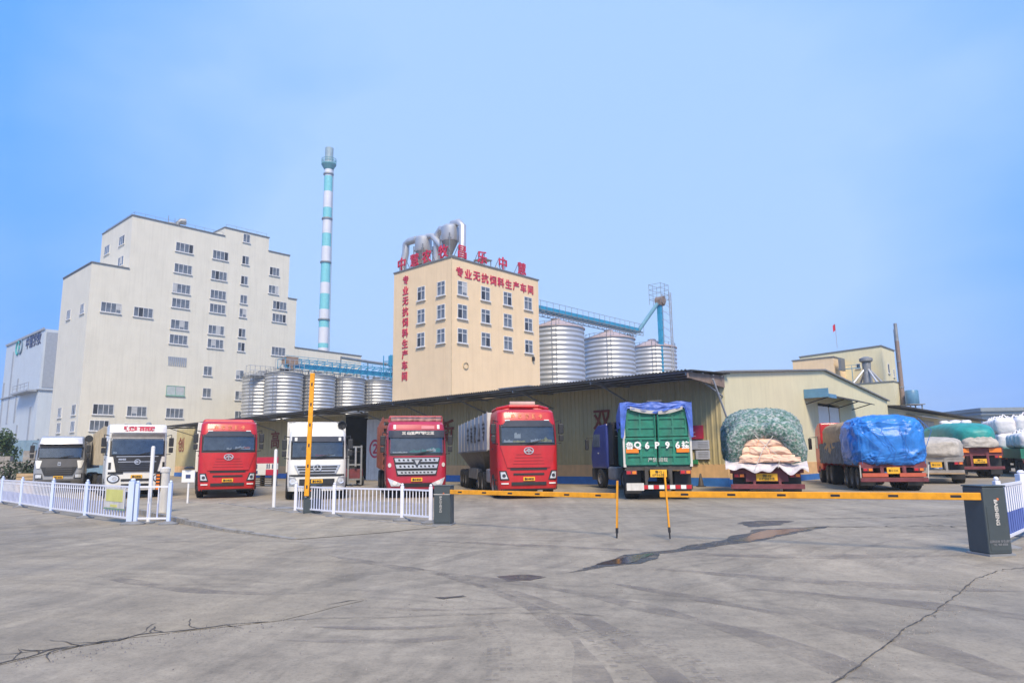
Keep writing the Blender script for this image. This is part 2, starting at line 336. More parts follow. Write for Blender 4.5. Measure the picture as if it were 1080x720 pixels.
ragged(damp_m, .32, .56, 3.2, 1.0); ragged(tread_m, .3, .7, 3, .6)
smear_m = mat('tyre_smear', (.20, .175, .155), .8, var=.2, scale=4); ragged(smear_m, .40, .70, 1.6, .6)
def smear(pts, w, seed):
    m = MB(); ps = [Vector(p) for p in pts]; line = []
    for i in range(len(ps) - 1):
        for k in range(12):
            u = k / 12; p0, p1, p2, p3 = ps[max(0, i - 1)], ps[i], ps[i + 1], ps[min(len(ps) - 1, i + 2)]
            line.append(.5 * (2 * p1 + (p2 - p0) * u + (2 * p0 - 5 * p1 + 4 * p2 - p3) * u * u + (3 * p1 - p0 - 3 * p2 + p3) * u ** 3))
    L_, R_ = [], []
    for i, p in enumerate(line):
        d = (line[min(i + 1, len(line) - 1)] - line[max(0, i - 1)]).normalized(); n = Vector((-d.y, d.x)); ww = w * .5 * (.7 + .6 * noise.noise(Vector((p.x, p.y, seed)))) * min(1, i / 6, (len(line) - 1 - i) / 6)
        L_.append((*(p + n * ww), .0055)); R_.append((*(p - n * ww), .0055))
    n = len(line); struct(m.add(L_ + R_, [(i, i + 1, n + i + 1, n + i) for i in range(n - 1)]).build('tyre_marks', smear_m), 'structure')
def crack(pts, w, seed, branches=.25, wob=.09):
    r_ = random.Random(seed); m = MB()
    def strip(ps, w):
        L_, Rr = [], []
        for i, p in enumerate(ps):
            d = (ps[min(i + 1, len(ps) - 1)] - ps[max(0, i - 1)]).normalized(); nn = Vector((-d.y, d.x)); ww = w * r_.uniform(.3, 1.1) * (.3 if i in (0, len(ps) - 1) else 1)
            L_.append((*(p + nn * ww), 0)); Rr.append((*(p - nn * ww), 0))
        n = len(ps); m.add(L_ + Rr, [(i, i + 1, n + i + 1, n + i) for i in range(n - 1)])
    line = []
    for i in range(len(pts) - 1):
        a, b = Vector(pts[i]), Vector(pts[i + 1]); k = max(2, int((b - a).length / .09)); d = (b - a).normalized(); nn = Vector((-d.y, d.x))
        for j in range(k): line.append(a.lerp(b, j / k) + nn * (noise.noise(Vector((*(a.lerp(b, j / k) * 3), seed))) * wob + r_.uniform(-.02, .02) * wob / .09))
    strip(line, w)
    for i in range(4, len(line) - 4):
        if r_.random() < branches:
            p = line[i].copy(); ang = r_.uniform(-1.1, 1.1) + r_.choice((0, math.pi)); br = [p.copy()]
            d0 = (line[i + 1] - line[i]).normalized()
            for _ in range(r_.randint(3, 8)):
                ang += r_.uniform(-.5, .5); d = Vector((d0.x * math.cos(ang) - d0.y * math.sin(ang), d0.x * math.sin(ang) + d0.y * math.cos(ang))); p = p + d * .07; br.append(p.copy())
            strip(br, w * .55)
    for v in m.v: v.z = .009
    return struct(m.build('ground_crack', crack_m))
crack([(-4.6, 5.6), (-4.2, 6.05), (-4.02, 6.5), (-3.75, 6.74), (-3.45, 7.0), (-3.15, 7.14), (-2.79, 7.39), (-2.4, 7.49)], .015, 1, .8)
crack([(-2.11, 8.22), (-1.9, 8.4), (-1.73, 8.46)], .014, 5, .6)
crack([(-2.4, 7.49), (-1.0, 7.6), (.2, 7.7), (1.0, 7.5)], .007, 15, .03)
crack([(1.9, 4.95), (2.25, 5.29), (2.87, 5.99), (3.69, 6.91), (4.67, 7.94), (5.9, 9.35), (6.63, 9.98)], .0085, 2, .12, .035)
crack([(6.63, 9.98), (7.47, 10.3), (9, 10.6)], .012, 8, .1)
crack([(6.4, 16.0), (9.3, 15.8), (13, 15.4)], .03, 4, .1)
crack([(5.6, 18.2), (8.6, 17.9), (11.5, 18.6)], .025, 24, .1)
P1 = [(.75, 10.21), (1.28, 11.06), (1.82, 11.96), (2.59, 12.55), (2.97, 12.83), (3.98, 13.87), (5.29, 15.69), (6.43, 15.95), (7.21, 16.29), (5.9, 15.0), (4.6, 13.6), (3.9, 13.1), (2.46, 12.01), (1.9, 11.0), (1.36, 10.7)]
sheet('damp_ground', P1, .005, damp_m, .07, .15, seed=11)
sheet('damp_ground', [(5.2, 17.0), (6.06, 17.8), (6.74, 17.5), (5.99, 16.5), (5.3, 16.2)], .005, damp_m, .09, .15, seed=12)
sheet('damp_ground', [(-.24, 9.98), (.09, 10.15), (.41, 9.92), (.21, 9.62), (-.1, 9.58)], .005, damp_m, .05, .12, seed=13)
sheet('damp_ground', [(-.95, 8.6), (-.6, 8.7), (-.55, 8.55), (-.85, 8.45)], .005, damp_m, .04, .1, seed=18)
sheet('puddle', [(1.2, 10.95), (1.6, 11.5), (2.0, 11.95), (2.3, 12.1), (2.15, 11.75), (1.75, 11.05), (1.45, 10.9)], .008, puddle_m, .06, .12, seed=14)
sheet('puddle', [(4.05, 13.65), (4.7, 14.5), (5.4, 15.5), (6.3, 15.8), (6.7, 15.9), (5.8, 15.05), (4.8, 13.95), (4.4, 13.5)], .008, puddle_m, .06, .12, seed=15)
def tread(pts, w, seed):
    m = MB(); r_ = random.Random(seed); line = []
    for i in range(len(pts) - 1):
        a, b = Vector(pts[i]), Vector(pts[i + 1]); k = int((b - a).length / .035)
        for j in range(k): line.append((a.lerp(b, j / k), (b - a).normalized()))
    for p, d in line:
        n = Vector((-d.y, d.x))
        for q in (-.8, -.27, .27, .8):
            if r_.random() < .45:
                c = p + n * w * q * .5; a = n * w * .11; e = d * .012 + n * .006 * (1 if q > 0 else -1)
                m.add([(*(c - a - e), 0), (*(c + a - e), 0), (*(c + a + e), 0), (*(c - a + e), 0)], [(0, 1, 2, 3)])
    for v in m.v: v.z = .006
    struct(m.build('tyre_marks', tread_m), 'stuff')
tread([(-.35, 7.4), (-.15, 6.5), (-.12, 5.4)], .2, 1); tread([(.15, 8.1), (.75, 6.6), (.95, 5.0)], .24, 2); tread([(1.0, 6.9), (1.35, 5.9), (1.45, 4.6)], .22, 3)
for i, (pts, w) in enumerate((([(-.6, 9.6), (-.1, 8.6), (.3, 7.6), (.55, 6.2), (.5, 4.2)], .3), ([(-1.6, 11), (-.3, 9.2), (.7, 7.4), (1.1, 5.6), (1.2, 4.2)], .28), ([(-3.2, 12.4), (-1.4, 10.6), (.6, 8.9), (2.2, 6.5), (2.6, 4.6)], .34),
        ([(1.2, 9.4), (2.6, 7.6), (3.4, 6.2), (3.6, 4.6)], .4), ([(-1.8, 8.1), (-.8, 7.9), (.2, 8.0)], .18), ([(-2.0, 7.2), (-1.0, 7.1), (.1, 7.4)], .16), ([(-2.2, 6.7), (-1.1, 6.6), (-.2, 6.8)], .16), ([(2, 10.5), (4, 9.2), (6, 8.4)], .5), ([(2.8, 8.9), (4.6, 7.6), (5.6, 6.2)], .45), ([(-6, 10.5), (-4, 9.2), (-2.4, 8.9)], .4), ([(-2, 14.5), (1, 13), (4, 11.6), (7.5, 11.4)], .5))):
    smear(pts, w, i)
gv = MB(); r_ = random.Random(77)   # grit along the cracks, the kerb and the damp strip
def grit(a, b, spread, n):
    a, b = Vector(a), Vector(b)
    for _ in range(n):
        p = a.lerp(b, r_.random()) + Vector((r_.gauss(0, spread), r_.gauss(0, spread))); q = r_.uniform(.004, .012)
        gv.add([(p.x - q, p.y, 0), (p.x + q * .6, p.y - q, 0), (p.x + q * .7, p.y + q, 0), (p.x, p.y, q * 1.3)], [(0, 1, 3), (1, 2, 3), (2, 0, 3)])
for a, b, sp_, n in (((-4.2, 6.05), (-2.4, 7.49), .18, 260), ((2.25, 5.29), (6.6, 9.98), .15, 320), ((-9.5, 19.6), (-4.5, 14.6), .2, 160), ((1.2, 11), (6.6, 15.9), .35, 320), ((-3, 6), (4, 9), 1.6, 300), ((-6, 11), (8, 14), 2.0, 300)): grit(a, b, sp_, n)
struct(gv.build('grit', mat('grey_grit', (.24, .22, .2), .9, var=.5, scale=20)), 'stuff')
# raised pale apron at the gate, dying into the road at its right end
top = [(-16.5, 29.9, .13), (-15.4, 27.3, .14), (-9.6, 20.0, .14), (-6.67, 16.85, .06), (-4.46, 14.9, .009), (-2.98, 15.93, .009), (-1.85, 17.1, .009), (-7.01, 22.3, .03), (-10.98, 26.6, .08)]
n = len(top); ap = MB().add([(x, y, -.2) for x, y, z in top] + top, [tuple(range(n, 2 * n))]); ap.add([(x, y, -.2) for x, y, z in top] + top, [])
o = ap.build('gate_apron', apron_m); struct(o)
kb = MB()
for i in (1, 2, 3, 6, 7):
    a, b = Vector(top[i]), Vector(top[i + 1]); d = (b - a).normalized(); nn = Vector((d.y, -d.x, 0)) * (.12 if i < 5 else -.12)
    if i >= 5: nn = Vector((-d.y, d.x, 0)) * -.12
    k = max(2, int((b - a).length / .5))
    for j in range(k):
        p, q = a.lerp(b, j / k + .004), a.lerp(b, (j + 1) / k - .004); jit = rng.uniform(-.012, .012)
        h0, h1 = p.z + .012 + jit, q.z + .012 + jit
        v = [p + nn, q + nn, q, p]
        kb.add([(w.x, w.y, -.05) for w in v] + [(p.x + nn.x, p.y + nn.y, h0), (q.x + nn.x, q.y + nn.y, h1), (q.x, q.y, h1), (p.x, p.y, h0)], [(0, 1, 5, 4), (1, 2, 6, 5), (2, 3, 7, 6), (3, 0, 4, 7), (4, 5, 6, 7)])
struct(kb.build('kerb', kerb_m))

# ------------------------------------------------------------------ the works: one building frame, x along the right-hand facades (s), y along the left-hand ones (t)
C0 = Vector((11.04, 36.586, 0)); FR = math.atan2(.7385, .6743); BX = Vector((.6743, .7385, 0)); AX = Vector((-.7385, .6743, 0))
wrng = random.Random(21)
open_dark = mat('open_window_dark', (.035, .038, .045), .4); blind_m = mat('window_blind', (.42, .43, .44), .8)
stain_m = mat('rain_stain', (.33, .29, .22), .9); 
def streaky(m):
    t = m.node_tree; p = t.nodes['Principled BSDF']; tc = N(t, 'ShaderNodeTexCoord'); mp = N(t, 'ShaderNodeMapping'); mp.inputs['Scale'].default_value = (5, 5, .7); n = N(t, 'ShaderNodeTexNoise'); n.inputs['Scale'].default_value = 1.6; n.inputs['Detail'].default_value = 5
    t.links.new(tc.outputs['Object'], mp.inputs[0]); t.links.new(mp.outputs[0], n.inputs[0]); t.links.new(ramp(t, [(.45, 0.), (.8, .5)], n.outputs[0]).outputs[0], p.inputs['Alpha'])
streaky(stain_m)
class Site:
    """a building standing at (s0, t0); its mesh is written in site coordinates"""
    def __init__(s, name, label, cat, s0, t0, group=None, z=0):
        s.o = C0 + BX * s0 + AX * t0 + Vector((0, 0, z)); s.off = Vector((s0, t0, z)); s.root = thing(name, label, cat, s.o, FR, group)
    def mb(s): m = MB(); m.M = Matrix.Translation(-s.off); return m
    def put(s, mb, name, m, parent=None, **k): return mb.build(name, m, parent or s.root, **k)
    def box(s, name, m, *c, **k): return s.put(s.mb().box(*c), name, m, **k)
    def p(s, x, y, z): return Vector((x, y, z)) - s.off
    def text(s, name, body, size, m, face, plane, u, z, up=(0, 0, 1), parent=None, **k):
        if face == 'L': return text(name, body, size, m, parent or s.root, s.p(plane, u, z), (0, -1, 0), up, **k)
        return text(name, body, size, m, parent or s.root, s.p(u, plane, z), (1, 0, 0), up, **k)
    _w = {}
    def window(s, face, plane, u, z, w, h, cols=2, rows=1, frame=None, pane=None, name='window', sill=True):
        frame = frame or winframe; pane = pane or winglass; key = (round(w, 1), round(h, 1), cols, rows, frame.name, pane.name)
        if key not in Site._w:
            w, h = key[0], key[1]; b = .06; f = MB(); d0, d1 = -.05, .1
            f.box(-w / 2, w / 2, d0, d1, h / 2 - b, h / 2); f.box(-w / 2, w / 2, d0, d1, -h / 2, -h / 2 + b)
            f.box(-w / 2, -w / 2 + b, d0, d1, -h / 2 + b, h / 2 - b); f.box(w / 2 - b, w / 2, d0, d1, -h / 2 + b, h / 2 - b)
            for i in range(1, cols): x = -w / 2 + w * i / cols; f.box(x - b * .45, x + b * .45, d0 + .01, d1, -h / 2 + b, h / 2 - b)
            for zz in ([h * .17] if rows == 2 else []): f.box(-w / 2 + b, w / 2 - b, d0 + .015, d1 - .02, zz - b * .45, zz + b * .45)
            if sill: f.box(-w / 2 - .08, w / 2 + .08, -.14, d1, -h / 2 - .08, -h / 2)
            p = MB().box(-w / 2 + b, w / 2 - b, -.022, .05, -h / 2 + b, h / 2 - b)
            Site._w[key] = (f.mesh('window', frame), p.mesh('pane', pane))
        fm, pm = Site._w[key]; pos = s.p(plane, u, z) if face == 'L' else s.p(u, plane, z)
        o = put(name, fm, s.root, loc=pos, rot=(0, 0, R(-90) if face == 'L' else 0)); put('pane', pm, o)
        w, h = key[0], key[1]; q = wrng.random(); c = wrng.randrange(cols); x0, x1 = -w / 2 + w * c / cols + .05, -w / 2 + w * (c + 1) / cols - .05
        if q < .38: MB().box(x0, x1, -.03, -.023, -h / 2 + .07, h * (.12 if rows == 2 else .5 - .07 / h)).build('open_sash_shade', open_dark, o)  # near-black panel over the pane paints the dim inside of an opened sash
        elif q < .6: MB().box(x0, x1, -.027, -.0225, -h / 2 + .07 + h * wrng.uniform(0, .4), h / 2 - .07).build('blind', blind_m, o)
        if sill and wrng.random() < .75:
            a = wrng.uniform(-w * .3, w * .1); b = a + wrng.uniform(.3, w * .6); d = wrng.uniform(.5, 1.3)
            MB().add([(a, .045, -h / 2 - .08), (b, .045, -h / 2 - .08), (b - .05, .045, -h / 2 - .08 - d), (a + .05, .045, -h / 2 - .08 - d)], [(0, 1, 2, 3)]).build('rain_stain', stain_m, o)
        return o

# --- warehouse with the long canopy
wh = Site('warehouse', 'long cream warehouse with a dark canopy along its truck bays, nearest building in the yard', 'warehouse', 0, 0)
m = wh.mb(); gable = [(0, 0), (30, 0), (30, 5.9), (15.2, 7.26), (0, 5.9)]
m.prism([(0, 0), (13.6, 0), (13.6, 4.95), (17.9, 4.95), (17.9, 0), (30, 0), (30, 5.85), (15.2, 7.2), (0, 5.85)], 0, .35, axis='y')
m.box(0, .35, .35, 30.9, 0, 5.64); m.box(0, .35, 34.6, 68, 0, 5.48); m.box(.35, 3, 67.6, 68, 0, 5.3); m.box(29.65, 30, .35, 24, 0, 5.85); m.box(0.35, 30, 23.65, 24, 0, 5.6)
wh.put(m, 'wall', cream2)
for c_ in ((3, 3.2, 24, 67.6, 0, 5.2), (.36, 3, 30.6, 30.88, 0, 5.2), (.36, 3, 34.62, 34.9, 0, 5.2), (13.3, 18.2, 1.2, 1.4, 0, 5)): wh.box('bay_shade_lining', roof_dark, *c_)  # lining coloured near black to paint the shade inside bays and doorway
m = wh.mb()   # gabled roof over the near hall, thin eave line on the end wall
for (xa, za), (xb, zb) in (((-.1, 5.86), (15.2, 7.22)), ((15.2, 7.22), (30.2, 5.86))):
    m.add([(xa, -.18, za), (xb, -.18, zb), (xb, 24.2, zb), (xa, 24.2, za), (xa, -.18, za + .09), (xb, -.18, zb + .09), (xb, 24.2, zb + .09), (xa, 24.2, za + .09)],
          [(0, 3, 2, 1), (4, 5, 6, 7), (0, 1, 5, 4), (1, 2, 6, 5), (2, 3, 7, 6), (3, 0, 4, 7)])
m.box(.36, 3.2, 24.2, 68, 5.3, 5.45); wh.put(m, 'roof', roof_top)
m = wh.mb()   # ribbed sheet on the bay wall
def ribbed(m, x, t0, t1, z0, z1, per=.3, d=.045):
    n = int((t1 - t0) / per); pts = []
    for i in range(n):
        a = t0 + (t1 - t0) * i / n; w = (t1 - t0) / n
        pts += [(a, 0), (a + w * .55, 0), (a + w * .68, d), (a + w * .87, d)]
    pts.append((t1, 0)); k = len(pts)
    m.add([(x - dd, t, z0) for t, dd in pts] + [(x - dd, t, z1) for t, dd in pts], [(i, i + 1, k + i + 1, k + i) for i in range(k - 1)])
ribbed(m, -.02, .25, 30.9, 1.13, 5.6); ribbed(m, -.02, 34.6, 68, 1.13, 5.3); wh.put(m, 'ribbed_cladding', beige_rib)
for c_ in ((-.05, 0, .02, 30.9, .44, 1.13), (-.05, 0, 34.6, 68, .44, 1.13), (.0, 13.58, -.04, 0, .36, 1.1), (17.92, 29.9, -.04, 0, .36, 1.1)): wh.box('plinth', peach, *c_)
for c_ in ((-.08, 0, -.02, 30.9, 0, .44), (-.08, 0, 34.6, 68, 0, .44), (.0, 13.58, -.07, -.021, 0, .36), (17.92, 29.9, -.07, -.021, 0, .36)): wh.box('base_band', blue_paint, *c_)
# canopy: sloping sheet, edge angle, rafters and purlins
m = wh.mb()
def slab(m, pts, th):
    m.add([Vector(p) for p in pts] + [Vector(p) + Vector((0, 0, th)) for p in pts], [(3, 2, 1, 0), (4, 5, 6, 7), (0, 1, 5, 4), (1, 2, 6, 5), (2, 3, 7, 6), (3, 0, 4, 7)])
slab(m, [(-3.9, -.25, 5.62), (.3, -.25, 5.78), (.3, 63, 5.5), (-3.9, 63, 5.34)], .06)
for i in range(316):       # sheet ends showing along the edge
    t = i * .2; z = 5.68 - .28 * t / 63; m.box(-3.93, -3.905, t, t + .1, z - .05, z + .035)
wh.put(m, 'canopy', roof_dark)
m = wh.mb()
for i in range(12):
    t = .1 + i * 5.7; z = 5.58 - .28 * t / 63
    m.bar((-3.8, t, z - .06), (0, t, z + .02), .08, .14); m.bar((-2.9, t, z - .1), (0, t, z - .95), .07, .07)
for x in (-3.7, -2.6, -1.5, -.5): m.bar((x, -.2, 5.6), (x, 63, 5.32), .07, .06)
wh.put(m, 'canopy_frame', steel_dk)
wh.put(wh.mb().prism([(-3.85, 5.3), (-.02, 5.06), (-.02, 5.7), (-3.85, 5.57)], -.06, .02, axis='y'), 'canopy_end_panel', brown_dirty)
wh.put(wh.mb().tube([(-1.6, -.2, 5.4), (-.15, -.22, 3.2)], .05), 'drain_pipe', steel)
for u, z, ch, sz in ((7.75, 3.75, '双', 1.3), (21.4, 3.6, '新', 1.7), (45.5, 3.6, '高', 1.7), (66.6, 3.6, '创', 1.7)):
    wh.text('lettering', ch, sz, red_fade, 'L', -.085, u, z, extrude=.008, bold=.025)
d = wh.put(wh.mb().box(-.1, -.02, 28.6, 30.95, 0, 4.8), 'sliding_door', white_d)
wh.text('lettering', '②', 1.7, red_sign, 'L', -.12, 29.8, 2.45, extrude=.01, bold=.03, parent=d)
# end wall doors and awning
dd = wh.put(wh.mb().box(13.75, 15.7, .04, .12, 0, 4.75).box(15.9, 17.8, .04, .12, 0, 4.75), 'double_door', white_p)
wh.put(wh.mb().box(13.75, 17.8, .02, .06, 1.5, 1.58), 'door_rail', steel_dk, parent=dd)
m = wh.mb(); slab(m, [(11.3, -1.5, 5.15), (20.9, -1.5, 5.02), (20.9, -.02, 5.5), (11.3, -.02, 5.62)], .06)
for x in (11.5, 14.5, 17.5, 20.6): m.bar((x, -1.4, 5.12), (x, -.02, 4.75), .06)
aw = wh.put(m, 'awning', roof_dark)
wh.put(wh.mb().box(11.22, 11.29, -1.52, -.02, 5.1, 5.66).box(11.3, 12.6, -1.56, -1.51, 5.06, 5.3), 'awning_edge', water_blue, parent=aw)
# lower annexe further along the same line
an = Site('warehouse_annexe', 'low cream annexe with a dark overhanging roof beyond the blue tarpaulin truck', 'warehouse', 30.2, 0)
an.box('wall', cream2, 30.3, 72, .1, 5, 0, 5.35)
m = an.mb(); slab(m, [(30, -1.0, 5.35), (72.5, -1.0, 5.35), (72.5, 5.2, 5.75), (30, 5.2, 5.75)], .12); an.put(m, 'roof', roof_dark)
an.put(an.mb().box(38.3, 46.2, .04, .1, 0, 4.6), 'curtain_door', steel_dk)
m = an.mb()
for i in range(14): m.box(38.5 + i * .55, 38.78 + i * .55, .0, .04, 0, 4.55)
an.put(m, 'curtain_strip', white_d)
m = an.mb(); slab(m, [(36, -1.2, 4.72), (48.3, -1.2, 4.72), (48.3, .08, 5.0), (36, .08, 5.0)], .06); an.put(m, 'awning', steel_dk)
an.put(an.mb().box(30.3, 72, .05, .1, 0, .4), 'base_band', blue_paint)

# --- big cream mill
ml = Site('feed_mill', 'tall stepped cream feed mill with rows of small windows, biggest building on the left', 'building', -9.24, 72)
sil = [(-9.24, 0), (28.3, 0), (28.3, 17.15), (17.05, 17.3), (17.05, 24.2), (15.7, 24.2), (15.7, 30.4), (12.45, 30.4), (12.45, 32.3), (6.1, 32.3), (6.1, 31.1), (-5.3, 31.1), (-5.3, 24.45), (-9.24, 24.45)]
m = ml.mb(); m.prism(sil, 72, 82.6, axis='y'); ml.put(m, 'wall', cream)
m = ml.mb()   # thin vertical sheet joints
ml.put(m.box(-9.27, -9.24, 72.02, 82.6, 24.3, 24.5), 'coping', coping)
for (x0, z0), (x1, z1) in ((sil[2], sil[3]), (sil[4], sil[5]), (sil[6], sil[7]), (sil[8], sil[9]), (sil[10], sil[11]), (sil[12], sil[13])):
    xa, xb = min(x0, x1), max(x0, x1); za, zb = (z0, z1) if x0 < x1 else (z1, z0)
    m = ml.mb(); m.bar((xa - .06, 71.97, za + .06), (xb + .06, 71.97, zb + .06), .16, .12); m.bar((xa - .03, 72, za + .06), (xa - .03, 82.6, za + .06), .12, .12); ml.put(m, 'coping', coping)
front = [(1.03, 28.39, 2.2), (1.02, 25.64, 2.2), (.97, 23.07, 2.2), (1.01, 21.19, 2.2), (1.04, 18.47, 2.2), (1.01, 16.61, 2.2), (5.7, 28.37, 2.1), (5.67, 25.63, 2.1), (5.69, 23.05, 2.1), (5.7, 21.22, 2.1), (5.68, 18.39, 2.1), (5.68, 16.59, 2.1),
         (9.15, 31.5, 1.), (9.15, 28.42, 1.), (9.12, 25.62, 1.), (9.16, 23.01, 1.), (9.15, 21.15, 1.), (9.16, 18.44, 1.), (9.16, 16.56, 1.), (4.89, 13.01, 1.1), (4.93, 10.23, 1.1), (9.16, 12.86, 1.1), (9.2, 10.11, 1.1), (9.28, 7.5, 1.1),
         (-6.86, 19.46, 2.2), (-3.3, 19.41, 2.2), (-6.81, 7.64, 2.2), (-3.22, 7.55, 2.2), (1.13, 7.51, 2.1), (-7.09, 5.8, 2.0), (-3.5, 5.5, 2.0), (13.44, 27.65, 1.5), (13.41, 25.06, 1.5), (14.44, 22.95, 2.1), (14.43, 21.17, 2.1), (14.54, 16.51, 2.1)]
for u, z, w in front: ml.window('E', 72, u, z, w, 1.2, 4 if w > 1.9 else 3 if w > 1.3 else 2, 1)
ml.window('E', 72, 1.07, 10.24, 2.2, 1.2, 2, 1, frame=mat('green_frame', (.18, .36, .28), .5), pane=mat('pale_glass', (.42, .47, .46), .15))
lv = ml.mb()
for i in range(9): x = -.0 + i * .25; lv.add([(x, 71.93, 13.3), (x + .13, 71.93, 13.3), (x + .25 - .1, 71.93, 14.4), (x - .08, 71.93, 14.4), (x, 72, 13.3), (x + .13, 72, 13.3), (x + .15, 72, 14.4), (x - .08, 72, 14.4)], [(0, 1, 2, 3), (0, 3, 7, 4), (1, 5, 6, 2), (3, 2, 6, 7), (0, 4, 5, 1)])
ml.put(lv, 'louvre', grey_dark)
for t, z in ((75.04, 28.63), (80.2, 28.52), (74.84, 25.93)): ml.window('L', -5.3, t, z, 1.9, 1.2, 3, 1)
for t, z in ((73.95, 19.27), (79, 19.31), (78.9, 7.53), (73.8, 7.59), (78.84, 5.75), (73.71, 5.72)): ml.window('L', -9.24, t, z, 1.5, 1.2, 3, 1)
m = ml.mb()   # roof rails
for a, b, z in (((-5.0, 72.3), (6.0, 72.3), 31.2), ((-5.0, 72.3), (-5.0, 82.3), 31.2), ((6.4, 72.3), (12.2, 72.3), 32.4)):
    a, b = Vector((*a, z)), Vector((*b, z)); L_ = (b - a).length; k = int(L_ / 1.2)
    for i in range(k + 1): q = a.lerp(b, i / k); m.bar(q, q + Vector((0, 0, .5)), .03)
    m.bar(a + Vector((0, 0, .5)), b + Vector((0, 0, .5)), .03)
ml.put(m, 'roof_rail', steel_dk)
fan = Site('roof_fan', 'steel extractor fan with a spout on the roof of the tall cream mill', 'fan', -.2, 73.5, z=31.1)
m = fan.mb(); m.lathe([(.75, 31.1), (.75, 31.5), (.62, 31.7)], 16, c=(-.2, 73.5, 0)); fan.put(m, 'base', steel_dk)
m = fan.mb(); m.tube([(.6, 73.5, 31.1), (.6, 73.5, 31.9), (.9, 73.4, 32.2), (1.5, 73.3, 32.25)], [.25, .3, .4, .42], 12); fan.put(m, 'spout', steel_dk, smooth=40)
m = fan.mb(); m.bar((-.7, 73.2, 31.1), (-.7, 73.2, 32.6), .06); m.bar((.1, 73.2, 31.1), (.1, 73.2, 32.4), .05); fan.put(m, 'mast', steel_dk)

# --- grey plant far left
gp = Site('grey_plant', 'pale grey clad plant with strip windows and a ring emblem, far left', 'building', -1.26, 122)
m = gp.mb(); m.box(-1.26, 14, 122.1, 147.2, 0, 24.4); gp.put(m, 'wall', grey_clad)
m = gp.mb(); m.box(-1.5, -1.27, 121.9, 147.3, 13.9, 14.1); m.box(-1.4, 14, 121.85, 122.1, 13.9, 14.1); m.box(-1.45, -1.27, 121.9, 147.3, 24.2, 24.6); gp.put(m, 'trim', grey_dark)
gp.put(gp.mb().box(-.9, 5, 122.02, 122.1, 14.4, 23.9), 'side_panel', grey_dark)
for t, z0, z1 in ((146, 7.6, 17), (141.2, 9, 22.5), (136, 9, 17), (133.5, 4.2, 8.5), (139.6, 3.5, 6.5), (145, 3.5, 6.4), (126, 5, 11.3)): gp.box('strip_window', grey_dark, -1.33, -1.26, t - .45, t + .45, z0, z1)
m = gp.mb()
for i in range(5): m.bar((-2.6, 123 + i * 2.5, 14.1), (-2.6, 123 + i * 2.5, 15.2), .08)
m.bar((-2.6, 123, 15.2), (-2.6, 133, 15.2), .08); m.bar((-2.6, 123, 14.7), (-2.6, 133, 14.7), .06); m.box(-2.8, -1.27, 122.5, 133.5, 13.7, 14.0); gp.put(m, 'balcony', grey_dark)
for t, mm in ((138.3, teal_txt), (136.3, mat('slate_print', (.10, .17, .26)))):
    m = gp.mb(); prev = [(-1.34, t + 1.05 * math.cos(a * math.pi / 12), 22.9 + 1.25 * math.sin(a * math.pi / 12)) for a in range(25)]; m.tube(prev, .15, 6); gp.put(m, 'emblem_ring', mm)
gp.text('lettering', '中慧农牧', 2.4, navy_txt, 'L', -1.32, 128.2, 23.1, extrude=.03, bold=.03)

# --- yellow workshop tower
tw = Site('workshop_tower', 'yellow workshop tower with red lettering on both faces, rising behind the canopy', 'tower', 3.05, 24.3)
tw.box('wall', yellow_wall, 3.05, 13.95, 24.3, 31.75, 0, 17.75)
m = tw.mb(); m.box(2.98, 14.02, 24.22, 24.35, 17.75, 17.86).box(2.98, 3.1, 24.35, 31.8, 17.75, 17.86).box(13.9, 14.02, 24.35, 31.8, 17.75, 17.86).box(3.1, 13.9, 31.68, 31.8, 17.75, 17.86); tw.put(m, 'coping', coping)
for z in (15.35, 13.4, 11.4):
    for t in (28.0, 25.5): tw.window('L', 3.05, t, z, 1.0, 1.25, 2, 2)
    for s_ in (4.25, 6.95, 9.7, 12.44): tw.window('E', 24.3, s_, z, 1.1, 1.25, 2, 2)
slogan = '专业无抗饲料生产车间'
for i, ch in enumerate(slogan):
    tw.text('lettering', ch, .86, red_sign, 'E', 24.27, 3.95 + i * .985, 16.68 + .0 * i, extrude=.02, bold=.02)
    tw.text('lettering', ch, .80, red_sign, 'L', 3.02, 30.1, 16.9 - i * .93, extrude=.02, bold=.02)
def roofletter(ch, face, plane, u, sz=1.2):
    o = tw.text('roof_letter', ch, sz, red_sign, face, plane, u, 18.5, extrude=.05, bold=.012)
    m = tw.mb()
    for du in (-.35, .35):
        a, b, c = ((plane + .1, u + du, 17.8), (plane + .1, u + du, 19.0), (plane + .9, u + du, 17.8)) if face == 'L' else ((u + du, plane + .1, 17.8), (u + du, plane + .1, 19.0), (u + du, plane + .9, 17.8))
        m.bar(a, b, .05); m.bar(b, c, .04)
    tw.put(m, 'letter_frame', steel_dk, parent=o)
for ch, t in zip('中慧农牧', (30.85, 29.1, 27.5, 25.4)): roofletter(ch, 'L', 3.15, t)
for ch, s_ in zip('昌乐中慧', (4.37, 6.72, 9.3, 11.82)): roofletter(ch, 'E', 24.4, s_)
tw.put(tw.mb().lathe([(.26, 0), (.3, .02), (.3, .05), (.26, .07)], 24, axis='y', c=(4.6, 24.21, 9.0), caps=False), 'vent_ring', mat('stained_ring', (.5, .42, .26), .8))
tw.put(tw.mb().box(12.85, 13.05, 24.1, 24.3, 10.15, 10.5), 'lamp', black)
tw.put(tw.mb().box(3.03, 3.06, 24.24, 24.3, 6, 17.7), 'corner_strip', mat('faded_corner', (.62, .48, .29), .8))
bx = Site('roof_housing', 'small blue housing on the canopy roof at the foot of the yellow tower', 'housing', 2.3, 14.5, z=5.65)
bx.put(bx.mb().box(1.2, 2.7, 14.6, 17.3, 5.65, 6.35), 'housing', mat('blue_housing', (.08, .17, .33), .5), bevel=.04)
